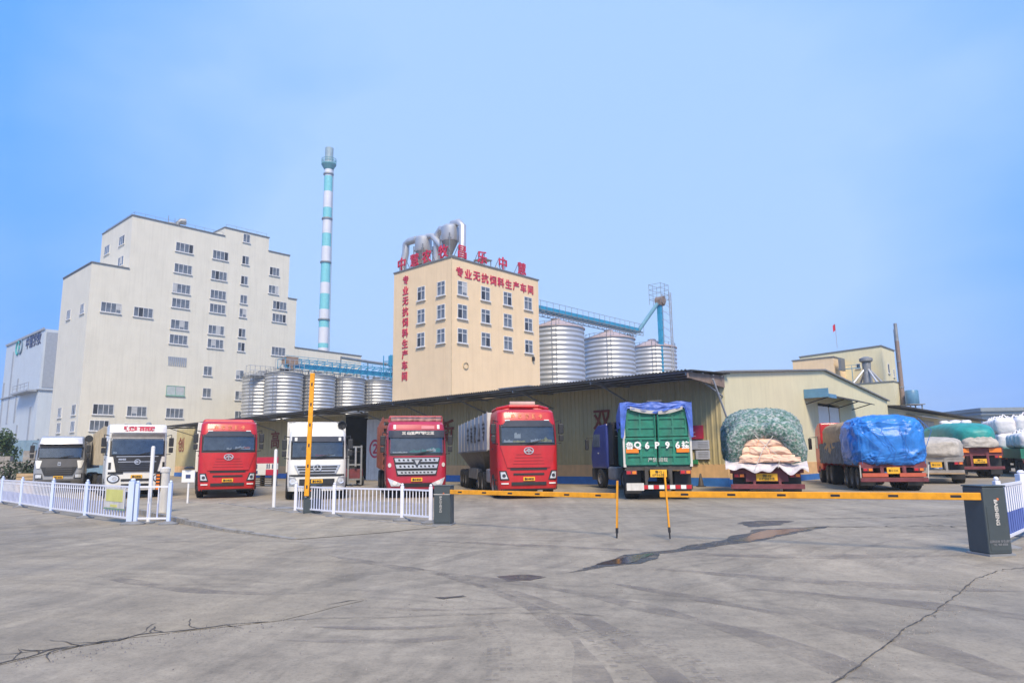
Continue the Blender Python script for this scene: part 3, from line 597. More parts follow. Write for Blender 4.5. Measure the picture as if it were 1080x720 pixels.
bx.put(bx.mb().box(1.15, 2.75, 14.5, 17.4, 6.36, 6.42), 'lid', steel_dk)
for i, (t, zt, lab) in enumerate(((30.1, 21.25, 'left hand steel cyclone over a brown box on the yellow tower roof'), (26.6, 21.45, 'right hand steel cyclone with an open cone under an arched duct on the tower roof'))):
    cy = Site('cyclone', lab, 'cyclone', 5, t, z=17.76, group='cyclones on the tower roof')
    cy.put(cy.mb().lathe([(.72, zt - 1.45), (.76, zt - 1.4), (.76, zt - .2), (.6, zt - .02), (.2, zt + .1)], 24, c=(5, t, 0)), 'barrel', steel, smooth=40)
    cy.put(cy.mb().lathe([(.14, zt - 2.75), (.71, zt - 1.46)], 24, c=(5, t, 0)), 'cone', steel_dk, smooth=40)
    m = cy.mb()
    for dx, dy in ((-.6, -.6), (.6, -.6), (.6, .6), (-.6, .6)): m.bar((5 + dx, t + dy, 17.76), (5 + dx, t + dy, zt - .9), .08)
    for z in (18.6, zt - 1.3):
        for a, b in (((-.6, -.6), (.6, -.6)), ((.6, -.6), (.6, .6)), ((.6, .6), (-.6, .6)), ((-.6, .6), (-.6, -.6))): m.bar((5 + a[0], t + a[1], z), (5 + b[0], t + b[1], z), .07)
    cy.put(m, 'support_frame', steel_dk)
    if i == 0:
        cy.put(cy.mb().box(4.45, 5.55, t - .55, t + .55, 17.8, 19.0), 'receiver_box', brown_dirty)
        cy.put(cy.mb().tube([(4.6, t + .4, zt - .25), (4.6, t + 1.5, zt - .2), (4.6, t + 1.95, zt - .35), (4.6, t + 2.0, zt - 1.2), (4.6, t + 2.35, zt - 2.2), (4.6, t + 2.35, 17.76)], .33, 12), 'duct', steel, smooth=60)
        cy.put(cy.mb().tube([(5, t - .5, zt - .1), (5, t - 1.2, zt - .2), (5, t - 2.6, zt - 1.6), (5, t - 3.3, zt - 2.3)], .27, 12), 'duct', steel, smooth=60)
    else:
        cy.put(cy.mb().tube([(5.2, t, zt - .1), (5.2, t - .1, zt + .15), (5.2, t - .9, zt + .12), (5.2, t - 1.35, zt - .3), (5.2, t - 1.3, 17.76)], .32, 12), 'duct', steel, smooth=60)
        cy.put(cy.mb().tube([(5.2, t + .4, zt - .2), (5.2, t + 1.4, zt + .05), (5.2, t + 1.9, zt - .4), (5.2, t + 1.95, 17.76)], .32, 12), 'duct', steel, smooth=60)
ru = Site('roof_platform', 'small steel platform with a hood on the tower roof between the red letters', 'platform', 8.0, 26, z=17.76)
m = ru.mb()
for x, y in ((8, 25.6), (9, 25.6), (9, 26.6), (8, 26.6)): m.bar((x, y, 17.76), (x, y, 18.9), .06)
m.box(7.9, 9.1, 25.5, 26.7, 18.9, 18.98); m.box(7.9, 9.1, 25.5, 26.7, 18.3, 18.36); ru.put(m, 'frame', steel_dk)
ru.put(ru.mb().tube([(9.8, 26, 17.76), (9.8, 26, 18.3), (10.1, 25.9, 18.5)], .2, 10), 'hood', steel_dk)

# --- silos
def silo(s_, t, r, h, apex, label, group, roof, per=.42, amp=.06, shell=None):
    k = Site('silo', label, 'silo', s_, t, group)
    n = int(h / per * 6)
    prof = [(r + amp * math.sin(2 * math.pi * (h * i / n) / per), h * i / n) for i in range(n + 1)]
    k.put(k.mb().lathe(prof, 48, c=(s_, t, 0), caps=False), 'shell', shell or steel, smooth=60)
    m = k.mb(); m.lathe([(r + .12, h), (r + .12, h + .1), (.5, apex - .15), (.5, apex), (.1, apex + .08)], 40, c=(s_, t, 0)); k.put(m, 'roof', roof)
    m = k.mb()
    for q in range(24):
        a = 2 * math.pi * q / 24; b = 2 * math.pi * (q + 1) / 24; rr = r - .1
        m.bar((s_ + rr * math.cos(a), t + rr * math.sin(a), h + .1), (s_ + rr * math.cos(a), t + rr * math.sin(a), h + .55), .035)
        m.bar((s_ + rr * math.cos(a), t + rr * math.sin(a), h + .55), (s_ + rr * math.cos(b), t + rr * math.sin(b), h + .55), .035)
    k.put(m, 'roof_rail', steel_dk)
    m = k.mb(); a = R(215); x, y = s_ + (r + .25) * math.cos(a), t + (r + .25) * math.sin(a)
    for d in (-.22, .22): m.bar((x - d * math.sin(a), y + d * math.cos(a), 0), (x - d * math.sin(a), y + d * math.cos(a), h + .7), .04)
    for i in range(int(h / .35)): m.bar((x - .22 * math.sin(a) * -1, y - .22 * math.cos(a), .3 + i * .35), (x - .22 * math.sin(a), y + .22 * math.cos(a), .3 + i * .35), .03)
    k.put(m, 'ladder', steel_dk); return k
G1 = 'corrugated silos beside the cream mill'
steel_g = mat('dull_galvanised_steel', (.50, .51, .52), .45, metal=.6, var=.15, scale=1.2)
silo(9.4, 66.6, 2.25, 11.9, 12.8, 'corrugated steel silo standing hard against the cream mill, half hidden by the next one', G1, steel_dk, shell=steel_g)
for s_, lab in ((9.95, 'second corrugated silo from the cream mill, in front of the half hidden one'), (14.6, 'corrugated silo behind the raised amber barrier boom'), (19.15, 'fourth corrugated silo from the cream mill, between the amber boom and the yellow tower'), (23.8, 'corrugated silo partly hidden by the yellow tower and a bent steel duct')):
    silo(s_, 62, 2.25, 12.0, 12.7, lab, G1, steel_dk, shell=steel_g)
G2 = 'big silos behind the warehouse roof'
for s_, lab in ((20.9, 'big corrugated silo touching the right side of the yellow tower'), (30.3, 'big corrugated silo in the middle behind the warehouse roof'), (39.5, 'big corrugated silo under the blue elevator tower')):
    silo(s_, 27.9, 2.86, 14.4, 15.6, lab, G2, pink_roof, per=.48, amp=.045)
def truss(m, a, b, w, h, n, r=.06):
    a, b = Vector(a), Vector(b); side = Vector((0, 1, 0)) * w / 2; u = Vector((0, 0, h))
    cs = [(-1, 0), (1, 0), (-1, 1), (1, 1)]
    for i, j in cs: m.bar(a + side * i + u * j, b + side * i + u * j, r * 1.4)
    for k in range(n + 1):
        p = a.lerp(b, k / n); q = a.lerp(b, min(1, (k + 1) / n))
        for i in (-1, 1):
            m.bar(p + side * i, p + side * i + u, r)
            if k < n: m.bar(p + side * i, q + side * i + u, r)
        m.bar(p - side + u, p + side + u, r)
cv = Site('conveyor_gallery', 'long blue conveyor gallery running over the silos beside the cream mill', 'conveyor', 9, 62, z=12.6)
m = cv.mb(); m.box(10, 27, 61.6, 62.4, 13.0, 13.5); cv.put(m, 'trough', sky_steel)
m = cv.mb(); truss(m, (9.5, 62, 12.85), (27.3, 62, 12.85), 1.8, 1.15, 16); m.bar((9.5, 61.1, 14.3), (27.3, 61.1, 14.3), .05)
for i in range(13): x = 9.8 + i * 1.4; m.bar((x, 61.1, 14), (x, 61.1, 14.3), .04)
cv.put(m, 'truss', sky_steel)
m = cv.mb()
for s_ in (9.95, 14.6, 19.15, 23.8):
    for dx in (-.9, .9): m.bar((s_ + dx, 61.3, 12.0), (s_ + dx, 61.3, 12.9), .09); m.bar((s_ + dx, 62.7, 12.0), (s_ + dx, 62.7, 12.9), .09)
cv.put(m, 'trestle', steel_dk)
pf = Site('access_platform', 'grey railed access platform over the two silos nearest the cream mill', 'platform', 7.5, 63, z=12)
m = pf.mb()
for x0, x1, y, z in ((6.6, 9.9, 64.2, 12.0), (8.5, 11.8, 60.6, 12.6)):
    for i in range(6): x = x0 + (x1 - x0) * i / 5; m.bar((x, y, z - .3), (x, y, z + 1.2), .05)
    for dz in (.55, 1.15): m.bar((x0, y, z + dz), (x1, y, z + dz), .05)
    m.box(x0, x1, y, y + 1, z - .05, z)
    m.bar((x0, y + 1, z - .3), (x0, y + 1, z + 1.2), .05); m.bar((x0, y, z + 1.15), (x0, y + 1, z + 1.15), .05)
pf.put(m, 'railing', steel)
m = pf.mb(); m.box(9.6, 11.2, 61.0, 62.2, 13.3, 14.2); m.lathe([(.4, 12.7), (.4, 13.3)], 14, c=(10.4, 61.4, 0)); pf.put(m, 'drive_unit', brown_dirty)
dk = Site('transfer_duct', 'dark transfer duct ending at blue machinery beside the yellow tower', 'duct', 19, 64, z=13)
dk.put(dk.mb().tube([(19.0, 63.5, 15.2), (24.2, 63.5, 15.0), (27.6, 63.2, 14.9)], .2, 8), 'pipe', steel_dk)
m = dk.mb(); m.bar((19.0, 63.5, 12.7), (19.0, 63.5, 15.2), .12); m.bar((23.4, 63.5, 12.7), (23.4, 63.5, 15.0), .12); dk.put(m, 'post', steel_dk)
be = Site('bucket_elevator', 'blue bucket elevator head standing at the left side of the yellow tower', 'elevator', 26, 61)
m = be.mb(); m.box(25.9, 26.6, 60.6, 61.4, 0, 15.2); m.box(25.5, 27, 60.4, 61.7, 14.4, 15.9); be.put(m, 'casing', sky_steel, bevel=.08)
m = be.mb()
for z in (11, 12.5, 14): truss(m, (24.8, 61, z), (27.8, 61, z), 1.6, 1.0, 3, .05)
for x, y in ((24.8, 60.2), (27.8, 60.2), (24.8, 61.8), (27.8, 61.8)): m.bar((x, y, 0), (x, y, 15.8), .1)
be.put(m, 'frame', sky_steel)
bd = Site('bent_duct', 'bent pale steel duct coming out of the left face of the yellow tower', 'duct', 6, 32)
bd.put(bd.mb().tube([(6.0, 31.78, 8.9), (6.0, 32.3, 8.9), (6.0, 32.9, 8.75), (6.0, 33.1, 8.2), (6.0, 33.1, 5.4)], .28, 14), 'duct', steel, smooth=60)
bd.put(bd.mb().box(5.6, 6.4, 32.75, 33.45, 5.46, 6.0), 'boot', peach)

gl = Site('conveyor_bridge', 'blue conveyor bridge with a handrail over the three big silos', 'conveyor', 18, 27.9, z=15.8)
m = gl.mb(); m.box(17.6, 36.6, 27.55, 28.2, 16.1, 16.55); gl.put(m, 'trough', sky_steel)
m = gl.mb(); truss(m, (17.6, 27.9, 15.7), (36.8, 27.9, 15.7), 1.0, .42, 22, .045)
for i in range(20): x = 17.8 + i; m.bar((x, 27.3, 16.1), (x, 27.3, 17.0), .03)
m.bar((17.6, 27.3, 17.0), (36.8, 27.3, 17.0), .035); gl.put(m, 'truss', steel_dk)
m = gl.mb()
for s_ in (21.2, 30.6, 34.5): m.bar((s_ - .3, 27.9, 14.6), (s_ - .3, 27.9, 15.7), .12); m.bar((s_ + .3, 27.9, 14.6), (s_ + .3, 27.9, 15.7), .12)
gl.put(m, 'support', steel_dk)
et = Site('elevator_tower', 'lattice elevator tower with a blue leg and a sloping chute above the right hand silo', 'elevator', 38, 25.7)
m = et.mb(); m.box(37.75, 38.2, 25.5, 25.95, 0, 19.6); et.put(m, 'elevator_leg', sky_steel)
m = et.mb(); m.lathe([(.1, 25.2), (.5, 25.2), (.5, 26.2), (.1, 26.2)], 18, axis='y', c=(38.2, 0, 19.9)); m.box(37.6, 38.6, 25.35, 26.1, 19.3, 19.9); et.put(m, 'elevator_head', brown_dirty)
et.put(et.mb().tube([(37.7, 25.8, 19.5), (36.3, 27.7, 16.3)], .24, 10), 'chute', mat('blue_grey_steel', (.16, .34, .44), .5))
m = et.mb()
for x, y in ((39.1, 25.0), (39.5, 25.0), (39.5, 26.2)): m.bar((x, y, 0), (x, y, 21.0), .09)
for z in range(0, 21): m.bar((39.1, 25, z), (39.5, 25, z + 1), .04); m.bar((39.5, 25, z), (39.5, 26.2, z + 1), .04); m.bar((37.8, 25.4, z + .5), (39.1, 25, z + .5), .03) if z > 13 else None
et.put(m, 'lattice', steel)
m = et.mb()
for z in (20.0, 20.6, 21.2, 21.8):
    for a, b in (((37.2, 25), (39, 25)), ((39, 25), (39, 26.6)), ((39, 26.6), (37.2, 26.6)), ((37.2, 26.6), (37.2, 25))): m.bar((*a, z), (*b, z), .035)
for x, y in ((37.2, 25), (38.1, 25), (39, 25), (39, 26.6), (38.1, 26.6), (37.2, 26.6)): m.bar((x, y, 19.4), (x, y, 21.9), .035)
et.put(m, 'guard_cage', steel_dk)

# --- striped chimney
ch = thing('chimney', 'tall thin chimney banded white and turquoise behind the cream mill', 'chimney', (-40.9, 150, 0))
def rad(z): return 1.22 - .32 * z / 70
bands = [(0, 24.5, 1), (24.5, 25.6, 0), (25.6, 29.5, 1), (29.5, 31.5, 0), (31.5, 34, 1), (34, 40, 0), (40, 45, 1), (45, 50.2, 0), (50.2, 52, 1), (52, 55.2, 0), (55.2, 58.3, 1), (58.3, 62.2, 0), (62.2, 66, 1), (66, 71, 0)]
shaft_white = mat('weathered_shaft_white', (.58, .60, .66), .6, var=.06, scale=.6)
zz = [0, 25.5, 26.5, 30, 31.6, 34, 37.5, 40, 44.5, 48.2, 51.2, 54.5, 57.2, 61.0, 64.6, 68.2]
for i in range(len(zz) - 1):
    a, b = zz[i], zz[i + 1]; MB().lathe([(rad(a) + (.0 if i % 2 else .004), a), (rad(b) + (.0 if i % 2 else .004), b)], 24, caps=False).build('shaft_band', shaft_white if i % 2 == 0 else cyan, ch, smooth=60)
m = MB()
for z in (31.6, 44.5, 54.5, 65.0): m.lathe([(rad(z) + .01, z), (rad(z) + .22, z), (rad(z) + .22, z + .3), (rad(z) + .01, z + .3)], 24, caps=False)
m.build('hoop', steel_dk, ch)
m = MB(); m.lathe([(rad(67) + .02, 66.2), (1.65, 67.4), (1.65, 67.6), (rad(67) + .02, 67.6)], 24, caps=False); 
for k in range(20):
    a = k * math.pi / 10; m.bar((1.6 * math.cos(a), 1.6 * math.sin(a), 67.6), (1.6 * math.cos(a), 1.6 * math.sin(a), 68.7), .07)
for z in (68.15, 68.7): m.tube([(1.6 * math.cos(k * math.pi / 10), 1.6 * math.sin(k * math.pi / 10), z) for k in range(21)], .06, 5)
m.build('gallery', mat('teal_steel', (.12, .32, .36), .5), ch)
MB().lathe([(.95, 68.2), (.9, 70), (.92, 70), (.92, 71.4), (.75, 71.4)], 24).build('cap', mat('pale_teal_steel', (.27, .36, .40), .5), ch, smooth=40)
m = MB()
for d in (-.2, .2): m.bar((1.45, d, 0), (1.05, d, 67), .05)
for i in range(110): z = i * .6; x = 1.45 - .4 * z / 67; m.bar((x, -.2, z), (x, .2, z), .04)
m.build('ladder', steel_dk, ch)

# --- cream block at the back right
bb = Site('rear_block', 'cream block with a slanting parapet behind the warehouse, right of the silos', 'building', 57.68, 7.15)
m = bb.mb(); m.prism([(7.15, 0), (16.95, 0), (16.95, 14.0), (7.15, 14.35)], 57.68, 63.4, axis='x'); bb.put(m, 'wall', cream2)
m = bb.mb(); m.bar((57.66, 7.1, 14.4), (57.66, 17, 14.05), .14); m.bar((57.6, 7.12, 14.4), (63.45, 7.12, 14.4), .14); bb.put(m, 'coping', coping)
bb.put(bb.mb().box(53.7, 57.68, 11.5, 16.4, 0, 13.1), 'side_block', yellow_wall)
bb.put(bb.mb().box(53.6, 57.68, 11.4, 16.5, 13.1, 13.2).box(53.5, 55, 10.6, 10.9, 11.4, 12.9), 'trim', coping)
bb.put(bb.mb().box(53.7, 57.68, 5.2, 11.49, 0, 9.6), 'low_block', cream2)
bb.put(bb.mb().box(53.62, 57.7, 5.12, 11.5, 9.6, 9.7), 'low_roof', coping)
bb.window('L', 57.68, 9.9, 12.2, .5, .6, 1, 1); bb.window('E', 7.15, 60, 11.8, .7, 1.2, 1, 1); bb.window('E', 7.15, 62.2, 11.4, .5, 1.0, 1, 1)
hp = Site('hopper', 'steel hopper on splayed legs on the low roof of the cream rear block', 'hopper', 55.6, 8.4, z=9.7)
m = hp.mb(); m.lathe([(.4, 12.2), (.75, 12.45), (.75, 12.75), (.3, 12.95)], 16, c=(55.6, 8.4, 0)); m.lathe([(.45, 11.3), (.5, 12.2)], 14, c=(55.6, 8.4, 0)); hp.put(m, 'head', steel_dk, smooth=40)
m = hp.mb(); m.lathe([(.55, 9.7), (.42, 11.3)], 14, c=(55.6, 8.4, 0)); hp.put(m, 'body', steel_dk)
for a in range(4):
    hp.put(hp.mb().tube([(55.6 + .35 * math.cos(a * 1.57 + .8), 8.4 + .35 * math.sin(a * 1.57 + .8), 11.4), (55.6 + 1.9 * math.cos(a * 1.57 + .8), 8.4 + 1.9 * math.sin(a * 1.57 + .8), 9.7)], .13, 8), 'leg', steel)
pb = Site('pipe_bridge', 'thin railed pipe bridge from the side block to the steel hopper', 'pipe', 55.4, 11, z=9.7)
m = pb.mb(); m.bar((55.4, 9.0, 11.7), (55.4, 11.5, 11.7), .08); m.bar((55.4, 9, 12.1), (55.4, 11.5, 12.1), .04)
for t in (9.2, 10, 10.8): m.bar((55.4, t, 11.7), (55.4, t, 12.1), .04)
m.bar((55.4, 10.0, 9.7), (55.4, 10.0, 11.7), .06); pb.put(m, 'pipe', sky_steel)
bc = thing('brick_chimney', 'slim brown boiler chimney at the right end of the cream rear block', 'chimney', (45.1, 81.2, 0), FR)
MB().lathe([(.27, 0), (.22, 14.5)], 14).build('shaft', brick, bc, smooth=40)
MB().lathe([(.21, 14.5), (.18, 16.6)], 14).build('flue', steel_dk, bc, smooth=40)
MB().lathe([(.28, 9), (.28, 9.15)], 14, caps=False).lathe([(.26, 12), (.26, 12.15)], 14, caps=False).build('hoop', steel_dk, bc)
MB().bar((.45, 0, 0), (.45, 0, 16), .05).bar((.45, .35, 0), (.45, .35, 16), .05).build('ladder', steel_dk, bc)
tk = thing('water_tank', 'blue water tank on legs at the foot of the brown boiler chimney', 'tank', (45.5, 80.0, 0))
MB().lathe([(.6, 7.0), (.68, 7.1), (.68, 8.5), (.6, 8.6)], 24).build('tank', water_blue, tk, smooth=40)
MB().box(-.7, -.6, -.7, -.6, 0, 7).box(.6, .7, -.7, -.6, 0, 7).box(.6, .7, .6, .7, 0, 7).box(-.7, -.6, .6, .7, 0, 7).box(-.9, .9, -.9, .9, 6.9, 7.0).build('stand', steel_dk, tk)
fl = thing('flagpole', 'thin flagpole with a small red flag on the cream rear block', 'flagpole', (38.6, 82.4, 13.9))
MB().tube([(0, 0, 0), (0, 0, 3.0)], .035, 6).build('pole', steel, fl)
MB().grid(lambda u, v: (-.02 - .35 * u, .12 * math.sin(u * 5), 2.95 - .8 * v - .25 * u), 8, 4).build('flag', red_sign, fl, smooth=60)
# --- far right
fb = thing('office_block', 'pale blue grey office block with big windows at the far right edge', 'building', (66.5, 100, 0), R(-3))
MB().box(0, 26, 0, 10, 0, 7.2).build('wall', far_blue, fb); MB().box(-.4, 26.4, -.5, 10.2, 7.2, 7.7).box(-.5, 26.5, -.6, 10.3, 6.7, 6.82).build('roof', mat('slate_roof', (.22, .26, .30)), fb)
for i in range(6):
    w = MB().box(1.4 + i * 4, 3.6 + i * 4, -.08, .05, 4.4, 6.2).box(2.45 + i * 4, 2.55 + i * 4, -.1, .05, 4.4, 6.2).build('window', winframe, fb); MB().box(1.5 + i * 4, 3.5 + i * 4, -.11, -.09, 4.5, 6.1).build('pane', mat('blue_glass', (.10, .16, .26), .15), w)
MB().box(0, 26, -.05, .02, 0, 3.6).build('shopfront', mat('blue_shopfront', (.06, .16, .34)), fb)

# ------------------------------------------------------------------ plants, far left clutter
def leafcloud(m, c, r, n, size, rg, squash=1.0):
    for _ in range(n):
        d = Vector((rg.gauss(0, 1), rg.gauss(0, 1), rg.gauss(0, 1))).normalized() * r * (rg.random() ** .4)
        d.z *= squash; p = Vector(c) + d; a = Vector((rg.gauss(0, 1), rg.gauss(0, 1), rg.gauss(0, 1))).normalized(); b = a.orthogonal().normalized(); b.rotate(Matrix.Rotation(rg.random() * 6.28, 3, a)); e = a.cross(b)
        s = size * rg.uniform(.6, 1.4); m.add([p - b * s, p + e * s * .55, p + b * s, p - e * s * .55], [(0, 1, 2, 3)])
def tree(x, y, h, cr, label, name='tree', lm=leaf, n=9, z0=.35):
    rg = random.Random(int(x * 100)); t = thing(name, label, 'tree', (x, y, 0))
    m = MB(); m.tube([(0, 0, 0), (.05, .03, h * .35), (.0, .1, h * .7)], [.14, .1, .04], 8); 
    cs = []
    for i in range(n):
        a = rg.uniform(0, 6.28); q = rg.uniform(z0, .92); rr = cr * rg.uniform(.25, .7) * (1.15 - q * .6); c = (rr * math.cos(a), rr * math.sin(a), h * q); cs.append(c)
        m.tube([(0, .03, h * q * .6), c], [.05, .015], 5)
    m.build('trunk', trunk_m, t)
    m = MB()
    for c in cs + [(0, 0, h * .8)]: leafcloud(m, c, cr * .42, 170, .11, rg)
    m.build('crown', lm, t)
tree(-39.0, 54, 4.1, 1.5, 'small green tree in front of the grey plant at the left edge')
tree(63.5, 92, 6.5, 1.6, 'round green tree in front of the pale office block at the right edge')
def shrub(x, y, h, r, label, lm=leaf_d):
    rg = random.Random(int(x * 37)); t = thing('shrub', label, 'shrub', (x, y, 0)); m = MB(); mt = MB()
    for i in range(6):
        a = rg.uniform(0, 6.28); c = (r * .55 * math.cos(a), r * .55 * math.sin(a), h * rg.uniform(.35, .8)); leafcloud(m, c, r * .5, 120, .09, rg, .9); mt.tube([(0, 0, 0), c], [.03, .01], 5)
    m.build('foliage', lm, t); mt.build('stem', trunk_m, t)
shrub(-27.9, 41.5, 1.9, 1.0, 'dark straggly shrub left of the timber crate')
shrub(-30.6, 42.5, 2.1, 1.1, 'broad dark shrub at the left edge of the picture')
shrub(-26.3, 42.6, 1.7, .6, 'thin shrub growing behind the timber crate', leaf)
bfn = thing('sheet_fence', 'blue grey corrugated sheet fence below the grey plant', 'fence', (-43, 60, 0))
m = MB(); pts = [(i * .25, .0 if i % 2 else .05) for i in range(44)]; k = len(pts); m.add([(x, y, 0) for x, y in pts] + [(x, y, 3.6) for x, y in pts], [(i, i + 1, k + i + 1, k + i) for i in range(k - 1)]); m.build('sheet', mat('blue_grey_sheet', (.17, .26, .34), .6, var=.15), bfn)
m = MB()
for i in range(5): m.box(i * 2.6 - .06, i * 2.6 + .06, .06, .2, 0, 3.7)
m.build('post', steel_dk, bfn)
rw = thing('rubble_wall', 'low broken grey masonry wall at the left edge', 'wall', (-36.5, 48, 0))
m = MB(); r_ = random.Random(4)
for i in range(14):
    for j in range(7):
        if j < 4 + 3 * noise.noise(Vector((i * .4, 1, 1))) + 1.5: m.box(i * .42, i * .42 + .4, r_.uniform(-.06, 0), .3, j * .36, j * .36 + .34)
m.build('stone', mat('rubble_stone', (.27, .25, .23), .9, var=.3), rw)
cr = thing('timber_crate', 'pale timber crate on the ground left of the grey truck', 'crate', (-27.6, 39.6, 0), R(20))
m = MB()
for i in range(5): m.box(0, 1.35, -.02, .02, .12 + i * .2, .29 + i * .2); m.box(-.02, .02, .02, 1.1, .12 + i * .2, .29 + i * .2); m.box(1.33, 1.37, .02, 1.1, .12 + i * .2, .29 + i * .2)
m.build('board', wood, cr)
m = MB(); m.box(.05, 1.3, .04, 1.06, 1.0, 1.06); m.box(0, 1.36, 0, .1, 0, .11); m.box(0, 1.36, .9, 1.0, 0, .11); m.build('lid', wood, cr)

# ------------------------------------------------------------------ vehicles: local y = 0 is the face towards the camera, +y runs away from it
def heading(bx, by): return math.atan2(-bx, by)
_wm = {}
def wheel(root, x, y, w=.3, r=.5):
    sgn = 1 if x > 0 else -1; key = (w, r, sgn)
    if key not in _wm:
        t = MB(); prof = [(r * .56, -w / 2), (r * .86, -w / 2), (r * .97, -w * .42), (r, -w * .3), (r, -w * .06), (r * .97, -w * .05), (r * .97, w * .05), (r, w * .06), (r, w * .3), (r * .97, w * .42), (r * .86, w / 2), (r * .56, w / 2), (r * .56, -w / 2)]
        t.lathe(prof, 28, axis='x', caps=False)
        q = MB(); o = sgn * w / 2
        q.lathe([(r * .58, o * .98), (r * .5, o * .9), (r * .44, o * .35), (r * .26, o * .3), (r * .22, o * .75), (.02, o * .8)], 20, axis='x', caps=False)
        for k in range(8): a = k * math.pi / 4; q.lathe([(.03, o * .3), (.03, o * .5), (.005, o * .52)], 6, axis='x', c=(0, r * .34 * math.cos(a), r * .34 * math.sin(a)), caps=False)
        _wm[key] = (t.mesh('wheel', rubber, 50), q.mesh('rim', rim_m, 40))
    a, b = _wm[key]; o = put('wheel', a, root, loc=(x, y, r)); put('rim', b, o); return o
class Cab:
    def __init__(s, prof, depth=2.2, rc=.22, bow=.05): s.p = prof; s.depth = depth; s.rc = rc; s.bow = bow
    def at(s, z):
        p = s.p
        if z <= p[0][0]: return p[0][1:]
        for a, b in zip(p, p[1:]):
            if z <= b[0]:
                k = (z - a[0]) / (b[0] - a[0]); return tuple(a[i] + (b[i] - a[i]) * k for i in (1, 2))
        return p[-1][1:]
    def front(s, x, z):
        yf, hw = s.at(z); ax = abs(x); y = yf + s.bow * (ax / hw) ** 2; e = ax - (hw - s.rc)
        if e > 0: y += s.rc - math.sqrt(max(0, s.rc ** 2 - min(e, s.rc) ** 2))
        return y
    def body(s, root, m, name='cab', rear=None):
        mb = MB(); rings = []; n = 26; zs = [q[0] for q in s.p]; full = []
        for a, b in zip(zs, zs[1:]):
            k = max(1, int((b - a) / .12)); full += [a + (b - a) * i / k for i in range(k)]
        full.append(zs[-1])
        for z in full:
            yf, hw = s.at(z); ring = []
            for i in range(n + 1):
                th = -1 + 2 * i / n; x = hw * math.sin(th * math.pi / 2) ; ring.append((x, s.front(x, z), z))
            ring += [(hw, s.depth, z), (-hw, s.depth, z)]; rings.append(ring)
        w = n + 3; vs_ = [v for r_ in rings for v in r_]; fs = [(j * w + i, j * w + (i + 1) % w, (j + 1) * w + (i + 1) % w, (j + 1) * w + i) for j in range(len(rings) - 1) for i in range(w)]
        fs += [tuple(range(w)), tuple((len(rings) - 1) * w + i for i in range(w))]
        mb.add(vs_, fs); return mb.build(name, m, root, smooth=28)
    def patch(s, name, m, parent, quad, off=.02, th=.05, nx=12, nz=5, smooth=40):
        (x0, z0), (x1, z1), (x2, z2), (x3, z3) = quad
        def P(u, v, o):
            a = (x0 + (x1 - x0) * u, z0 + (z1 - z0) * u); b = (x3 + (x2 - x3) * u, z3 + (z2 - z3) * u)
            x, z = a[0] + (b[0] - a[0]) * v, a[1] + (b[1] - a[1]) * v; return (x, s.front(x, z) - o, z)
        mb = MB(); mb.grid(lambda u, v: P(u, v, off), nx, nz)
        edge = [(i / nx, 0) for i in range(nx)] + [(1, j / nz) for j in range(nz)] + [(1 - i / nx, 1) for i in range(nx)] + [(0, 1 - j / nz) for j in range(nz)]
        k = len(edge); mb.add([P(u, v, off) for u, v in edge] + [P(u, v, off - th) for u, v in edge], [(i, (i + 1) % k, k + (i + 1) % k, k + i) for i in range(k)])
        return mb.build(name, m, parent, smooth=smooth)
    def rect(s, name, m, parent, x0, x1, z0, z1, off=.02, th=.05, **k): return s.patch(name, m, parent, ((x0, z0), (x1, z0), (x1, z1), (x0, z1)), off, th, **k)
    def disc(s, name, m, parent, cx, cz, rx, rz, off=.03, th=.05, inner=0):
        mb = MB(); n = 24; o = [(cx + rx * math.cos(i * 2 * math.pi / n), cz + rz * math.sin(i * 2 * math.pi / n)) for i in range(n)]
        A_ = [(x, s.front(x, z) - off, z) for x, z in o]; B_ = [(x, s.front(x, z) - off + th, z) for x, z in o]
        side = [(i, (i + 1) % n, n + (i + 1) % n, n + i) for i in range(n)]
        if inner:
            I = [(cx + (x - cx) * inner, 0, cz + (z - cz) * inner) for x, z in o]; I = [(x, s.front(x, z) - off, z) for x, _, z in I]
            mb.add(A_ + B_ + I, side + [(i, (i + 1) % n, 2 * n + (i + 1) % n, 2 * n + i) for i in range(n)])
        else: mb.add(A_ + B_, side + [tuple(range(n))])
        return mb.build(name, m, parent)
    def txt(s, body, size, m, parent, x, z, width, off=.03, bold=.01, name='lettering'):
        d = Vector((0, s.front(x, z + .05) - s.front(x, z - .05), .1)).normalized()
        return text(name, body, size, m, parent, (x, s.front(x, z) - off, z), (1, 0, 0), d, extrude=.006, bold=bold, width=width)
interior = mat('cab_interior', (.15, .15, .145), .9, var=.4, scale=3)
paper = mat('dash_papers', (.75, .72, .66), .8); green_cloth = mat('green_dash_cloth', (.08, .38, .25), .8, var=.4, scale=12); yell_cloth = mat('yellow_dash_cloth', (.62, .52, .12), .8, var=.4, scale=12); red_cloth = mat('red_dash_item', (.5, .08, .06), .8)
